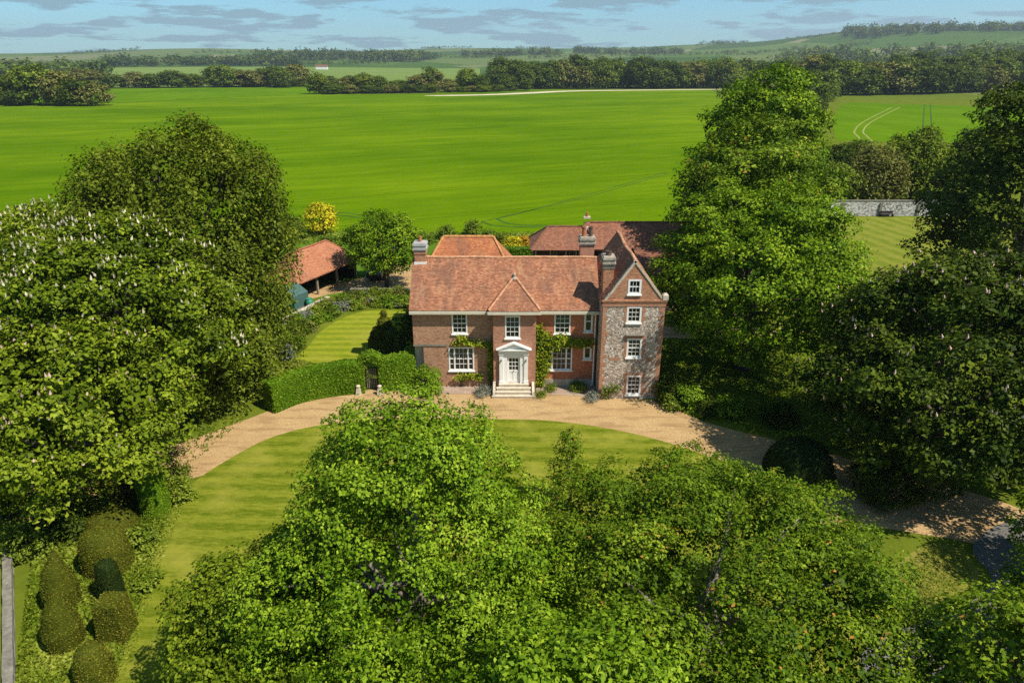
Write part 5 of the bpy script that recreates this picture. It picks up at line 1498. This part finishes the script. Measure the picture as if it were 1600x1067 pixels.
ground_cover('tall_grass', [(-19, 3.4), (-10.6, 1.2), (-10.6, 3.2), (-14, 3.1), (-18, 5)], 5000, 803, 'leaf_grass', 0.2, 0.4, 'longer grass behind the left hedge')
ground_cover('field_margin', [(-40, 43), (-12, 42), (0, 44), (22, 46), (28, 52), (22, 51.5), (0, 49.5), (-30, 50), (-44, 48)], 9000, 804, 'leaf_grass', 0.35, 0.6, 'rough grass margin along the near edge of the crop')

# stone wall, bottom left corner
bw = thing('boundary_wall', 'pale stone boundary wall in the bottom left corner', 'wall', (-22.0, -23.0, 0))
rw_ = random.Random(8)
A_, B_ = Vector((-4.6, 6.6, 0)), Vector((4.9, -7.2, 0)); d_ = (B_ - A_).normalized(); s_ = Vector((-d_.y, d_.x, 0))
mb = MB(); q = [A_ - s_ * .15, B_ - s_ * .15, B_ + s_ * .15, A_ + s_ * .15]
mb.hexa([tuple(p) for p in q], [(p.x, p.y, 0.48) for p in q]); mb.build('masonry', M['flint_wall'], bw)
L_ = (B_ - A_).length; x = 0.0
while x < L_ - .1:
    l = min(rw_.uniform(.55, .8), L_ - x); a, b = A_ + d_ * (x + .01), A_ + d_ * (x + l - .01); w = .20 + rw_.uniform(-.015, .015); h = .12 + rw_.uniform(-.015, .015)
    mb = MB(); mb.hexa([tuple(a - s_ * w + Vector((0, 0, 0.482))), tuple(b - s_ * w + Vector((0, 0, 0.482))), tuple(b + s_ * w + Vector((0, 0, 0.482))), tuple(a + s_ * w + Vector((0, 0, 0.482)))],
        [tuple(a - s_ * w * .9 + Vector((0, 0, 0.482 + h))), tuple(b - s_ * w * .9 + Vector((0, 0, 0.482 + h))), tuple(b + s_ * w * .9 + Vector((0, 0, 0.482 + h))), tuple(a + s_ * w * .9 + Vector((0, 0, 0.482 + h)))])
    mb.build('coping_stone', M['stone_grey'], bw); x += l
# walled garden wall
wg = thing('walled_garden_wall', 'long pale flint wall at the end of the walled garden lawn', 'wall', (57.5, 61.2, 0))
mb = MB(); mb.box(-7.5, 14.5, -.2, .2, 0, 2.35); mb.build('masonry', M['flint_wall'], wg)
mb = MB()
for i in range(22): mb.box(-7.55 + i, -6.57 + i, -.27, .27, 2.352, 2.47)
mb.build('coping', M['stone_grey'], wg)
for x in (-5.6, 0.4, 6.4):
    mb = MB(); mb.box(x - .2, x + .2, -.4, -.202, 0, 2.1); mb.build('buttress', M['stone_grey'], wg)
mb = MB(); mb.hexa([(-7.9, -3.2, 0), (-7.5, -3.2, 0), (-7.52, .2, 0), (-7.9, .2, 0)], [(-7.9, -3.2, .8), (-7.5, -3.2, .8), (-7.52, .2, 2.45), (-7.9, .2, 2.45)]); mb.build('ramped_end', M['white_paint'], wg)
mb = MB(); mb.box(.3, 2.4, -1.0, -.45, .40, .46); mb.box(.4, .5, -.95, -.5, 0, .4); mb.box(2.2, 2.3, -.95, -.5, 0, .4); mb.box(.3, 2.4, -.47, -.42, .5, .85)
bench = mb.build('garden_bench', M['timber_dark'], None); bench.location = (57.5, 61.2, 0); tag(bench, 'dark bench in front of the walled garden wall', 'bench')

# ------------------------------------------------------------------ outbuildings
def board_wall(parent, x0, x1, y, z0, z1, mat='timber_grey', h=0.24, facing=-1, axis='x', name='weatherboard'):
    n = max(1, int((z1 - z0) / h))
    for i in range(n):
        za, zb = z0 + (z1 - z0) * i / n, z0 + (z1 - z0) * (i + .96) / n
        mb = MB(); mb.hexa([(x0, y - .05, za), (x1, y - .05, za), (x1, y, za), (x0, y, za)], [(x0, y - .02, zb), (x1, y - .02, zb), (x1, y, zb), (x0, y, zb)])
        mb.build(name, M[mat], parent)

def hip_roof(parent, x0, x1, y0, y1, ze, zr, ha, hb, mat, name='roof', tw=.22, gauge=.14, ridge='ridge_tiles'):
    """ridge along X, hips of length ha/hb (0 = gable end)"""
    ym = (y0 + y1) / 2
    A, B = (x0 + ha, ym, zr), (x1 - hb, ym, zr)
    mb = MB()
    for fc in (((x0, y0, ze), (x1, y0, ze), B, A), ((x1, y1, ze), (x0, y1, ze), A, B), ((x1, y0, ze), (x1, y1, ze), B), ((x0, y1, ze), (x0, y0, ze), A)):
        mb.face(*[(p[0], p[1], p[2] - .06) for p in fc])
    rf = mb.build(name, M[mat], parent)
    tl = MB(); H_ = math.hypot(ym - y0, zr - ze); W = x1 - x0
    tile_plane(tl, (x0, y0, ze), (1, 0, 0), (0, ym - y0, zr - ze), W, H_, lambda v: ha * v / H_, lambda v: W - hb * v / H_, rg, tw, gauge, sag=lambda p: .05 * mnoise.noise(Vector((p.x * .5, p.y * .4, 2))))
    tile_plane(tl, (x1, y1, ze), (-1, 0, 0), (0, -(y1 - ym), zr - ze), W, H_, lambda v: hb * v / H_, lambda v: W - ha * v / H_, rg, tw * 1.5, gauge * 1.5)
    for (hx, sx, xx) in ((ha, 1, x0), (hb, -1, x1)):
        if hx < .05: continue
        h2 = math.hypot(hx, zr - ze); D2 = y1 - y0
        if sx > 0: tile_plane(tl, (xx, y1, ze), (0, -1, 0), (hx, 0, zr - ze), D2, h2, lambda v: D2 / 2 * v / h2, lambda v: D2 - D2 / 2 * v / h2, rg, tw, gauge)
        else: tile_plane(tl, (xx, y0, ze), (0, 1, 0), (-hx, 0, zr - ze), D2, h2, lambda v: D2 / 2 * v / h2, lambda v: D2 - D2 / 2 * v / h2, rg, tw, gauge)
    tag(tl.build('tiles', M[mat], rf, tint=True), kind='stuff')
    rt = MB(); ridge_tiles(rt, (A[0], A[1], A[2] + .03), (B[0], B[1], B[2] + .03), .12)
    if ha: ridge_tiles(rt, (x0, y0, ze + .03), (A[0], A[1], A[2] + .03), .1); ridge_tiles(rt, (x0, y1, ze + .03), (A[0], A[1], A[2] + .03), .1)
    if hb: ridge_tiles(rt, (x1, y0, ze + .03), (B[0], B[1], B[2] + .03), .1); ridge_tiles(rt, (x1, y1, ze + .03), (B[0], B[1], B[2] + .03), .1)
    rt.build(ridge, M[mat], rf)
    return rf

# cart shed: local X runs along its length, open side is local -Y
cs = thing('cart_shed', 'open-fronted cart shed with orange tiled hipped roof left of the house', 'shed', (-19.6, 23.4, 0), R(66))
mb = MB(); mb.box(-5.0, 5.0, 3.9, 4.1, 0, 2.1); mb.box(-5.0, -4.8, 0.0, 3.9, 0, 2.1); mb.box(4.8, 5.0, 0.0, 3.9, 0, 2.1); mb.build('back_wall', M['timber_dark'], cs)
mb = MB(); mb.box(-5.02, -4.78, -.12, .12, 0, 2.1); mb.build('corner_pier', M['brick_rose'], cs)
for x in (-1.7, 1.6, 4.88):
    mb = MB(); mb.box(x - .1, x + .1, -.1, .1, 0, 2.1); mb.build('post', M['timber_post'], cs)
mb = MB(); mb.box(-5.0, 5.0, -.09, .09, 2.102, 2.28); mb.build('beam', M['timber_dark'], cs)
hip_roof(cs, -5.5, 5.5, -.5, 4.6, 2.12, 4.5, 2.6, 2.6, 'tile_shed')
# greenhouse leaning on the cart shed end
gh = thing('greenhouse', 'small green-framed lean-to greenhouse at the near end of the cart shed', 'greenhouse', (-21.9, 17.6, 0), R(-24))
mb = MB(); mb.box(-1.7, 1.5, -1.1, 1.1, 0, .35); mb.build('base_wall', M['stone_grey'], gh)
mb = MB()
mb.box(-1.68, 1.48, -1.06, -1.0, .352, .42)
def ghz(x): return 1.35 + 1.05 * (1 - abs(x - .2) / 1.75)
xs_ = [-1.68 + i * .395 for i in range(9)]
for x in xs_: mb.box(x - .025, x + .025, -1.06, -1.0, .42, ghz(x))
for a, b in zip(xs_[:-1], xs_[1:]): mb.hexa([(a, -1.07, ghz(a)), (b, -1.07, ghz(b)), (b, -.99, ghz(b)), (a, -.99, ghz(a))], [(a, -1.07, ghz(a) + .07), (b, -1.07, ghz(b) + .07), (b, -.99, ghz(b) + .07), (a, -.99, ghz(a) + .07)])
mb.box(.17, .23, -1.0, 1.05, ghz(.2), ghz(.2) + .07)
mb.build('frame', M['green_paint'], gh)
for a, b in zip(xs_[:-1], xs_[1:]):
    mb = MB(); mb.face((a + .025, -1.03, .42), (b - .025, -1.03, .42), (b - .025, -1.03, ghz(b)), (a + .025, -1.03, ghz(a))); mb.build('pane', M['greenhouse_glass'], gh)
for s, (a, b) in enumerate(((-1.68, .2), (.2, 1.48))):
    mb = MB(); q = [(a, -1.0, ghz(a)), (b, -1.0, ghz(b)), (b, 1.05, ghz(b)), (a, 1.05, ghz(a))]; mb.face(*q); mb.build('roof_pane', M['greenhouse_glass'], gh)
    mb = MB(); x = -1.66 if s == 0 else 1.46; mb.face((x, -1.0, .36), (x, 1.05, .36), (x, 1.05, ghz(x)), (x, -1.0, ghz(x))); mb.build('side_pane', M['greenhouse_glass'], gh)
wb = thing('water_butt', 'green water butt beside the greenhouse', 'barrel', (-19.9, 17.3, 0))
mb = MB(); mb.lathe([(.28, 0), (.34, .3), (.35, .7), (.3, 1.05)], 14); mb.build('barrel', M['green_paint'], wb, smooth=True)
mb = MB(); mb.lathe([(.32, 1.052), (.32, 1.12), (.08, 1.16)], 14); mb.build('lid', M['green_paint'], wb)
# dark car half hidden under the round tree
car = thing('parked_car', 'dark parked car half hidden behind the round courtyard tree', 'car', (-14.9, 28.4, 0.024), R(80))
mb = MB()
sec = [(-2.1, .35, .75), (-1.95, .3, .95), (-1.0, .28, 1.0), (-.55, .28, 1.0), (1.1, .28, 1.02), (1.9, .3, .95), (2.1, .35, .8)]
for (xa, ba, ta), (xb, bb_, tb) in zip(sec[:-1], sec[1:]):
    mb.hexa([(xa, -.88, ba), (xb, -.88, bb_), (xb, .88, bb_), (xa, .88, ba)], [(xa, -.84, ta), (xb, -.84, tb), (xb, .84, tb), (xa, .84, ta)])
mb.build('body', M['car_paint'], car)
mb = MB(); mb.hexa([(-1.0, -.8, 1.0), (1.7, -.8, 1.0), (1.7, .8, 1.0), (-1.0, .8, 1.0)], [(-.35, -.64, 1.48), (1.25, -.64, 1.48), (1.25, .64, 1.48), (-.35, .64, 1.48)]); mb.build('cabin', M['glass'], car)
for x in (-1.3, 1.3):
    for s in (-1, 1):
        mb = MB(); mb.tube([(x, s * .72, .32), (x, s * .9, .32)], .32, 16); mb.build('wheel', M['tyre'], car)

# long barn behind the house
bn = thing('long_barn', 'long dark timber barn with weathered tiled roof behind the house', 'barn', (2.0, 26.0, 0))
mb = MB(); mb.box(.4, 17.8, .3, .5, 0, 3.75); mb.box(.4, 17.8, 5.0, 5.2, 0, 3.3); mb.box(.4, .6, .5, 5.0, 0, 3.3); mb.build('wall', M['timber_dark'], bn)
for i, x in enumerate((.5, 2.1, 3.8, 4.9, 6.6, 9.0, 11.5)):
    mb = MB(); mb.box(x, x + .16, .1, .298, 0, 3.7); mb.build('post', M['timber_post'], bn)
for x in (2.45, 4.25, 7.4):
    mb = MB(); mb.box(x, x + .5, .24, .298, 2.75, 3.5); w = mb.build('window', M['stone_grey'], bn)
    mb = MB(); mb.box(x + .06, x + .44, .22, .238, 2.8, 3.45); mb.build('pane', M['glass'], w)
hip_roof(bn, 0, 6.6, -.3, 5.6, 3.75, 5.65, 2.0, 0, 'tile_barn')
hip_roof(bn, 6.4, 19.2, -.3, 5.8, 3.8, 6.1, 0, 0.0, 'tile_barn', name='taller_roof')
chb = MB(); chb.box(5.95, 6.55, 2.3, 2.9, 4.6, 6.1); c2 = chb.build('chimney', M['brick_rose'], bn)
chb = MB(); chb.box(5.88, 6.62, 2.23, 2.97, 6.602, 6.78); chb.build('chimney_cap', M['stone'], c2)
chb = MB(); chb.lathe([(.16, 6.78), (.13, 7.2), (.15, 7.25)], 10, (6.25, 2.6)); chb.build('chimney_pot', M['terracotta'], c2)
chb = MB(); chb.box(5.9, 6.6, 2.2, 3.0, 4.5, 5.75); chb.build('flashing', M['white_paint'], c2)
br_ = thing('weatherboard_barn', 'grey weatherboarded barn in the shade behind the tower', 'barn', (13.2, 18.6, 0))
mb = MB(); mb.box(0, 6.5, .02, 7.2, 0, 3.2); mb.build('wall', M['timber_dark'], br_)
board_wall(br_, 1.5, 6.5, 0, .3, 3.2)
mb = MB(); mb.box(0.15, 1.3, -.03, .02, .1, 2.9); mb.build('doorway_shade', M['interior_shade'], br_)  # flat dark panel on the solid wall, painted as a shaded opening
mb = MB(); mb.box(1.3, 1.46, -.08, .02, 0, 3.2); mb.build('post', M['timber_grey'], br_)
mb = MB()
mb.face((-.2, -.3, 3.2), (6.8, -.3, 3.2), (6.8, 7.3, 4.0), (-.2, 7.3, 4.0))
rf = mb.build('roof', M['tile_barn'], br_)
tl = MB(); tile_plane(tl, (-.2, -.3, 3.24), (1, 0, 0), (0, 7.6, .8), 7, 7.64, lambda v: 0, lambda v: 7.0, rg, .24, .16)
tag(tl.build('tiles', M['tile_barn'], rf, tint=True), kind='stuff')

# far farm buildings: pale walls and red roofs seen as specks
for i, (th, d, w, h, lb_, m1, m2) in enumerate([(19.6, 1130, 22, 5, 'white farmhouse in the fields right of the limes', 'white_paint', 'tile_barn'), (-14.5, 1700, 26, 6, 'pale farm building below the wooded skyline', 'white_paint', 'tile_barn'), (26.0, 1350, 20, 6, 'pale barn below the wooded slope at right', 'stone', 'tile_barn'), (0.6, 655, 9, 7, 'red-roofed cottage among the tree belt', 'brick_rose', 'tile_rear')]):
    x, y = polar(th, d); z = float(hills(x, y))
    fb = thing('farm_building', lb_, 'building', (x, y, z))
    mb = MB(); mb.box(-w / 2, w / 2, -4, 4, -1, h); mb.build('wall', M[m1], fb)
    mb = MB(); q = [(-w / 2 - .4, -4.5, h), (-w / 2 - .4, 4.5, h), (-w / 2 - .4, 0, h + 4)]; mb.prism(q, (w + .8, 0, 0)); mb.build('roof', M[m2], fb)

# ------------------------------------------------------------------ haze
mb = MB(); mb.box(-9300, 9300, -9300, 9300, -12, 420)
hm = bpy.data.materials.new('haze'); hm.use_nodes = True
hn = hm.node_tree.nodes; hn.clear()
ho = hn.new('ShaderNodeOutputMaterial'); pv = hn.new('ShaderNodeVolumePrincipled')
pv.inputs['Color'].default_value = (0.80, 0.90, 1.0, 1)
pv.inputs['Density'].default_value = 0.00009
pv.inputs['Anisotropy'].default_value = 0.2
hm.node_tree.links.new(pv.outputs[0], ho.inputs['Volume'])
tag(mb.build('haze', hm), kind='stuff')
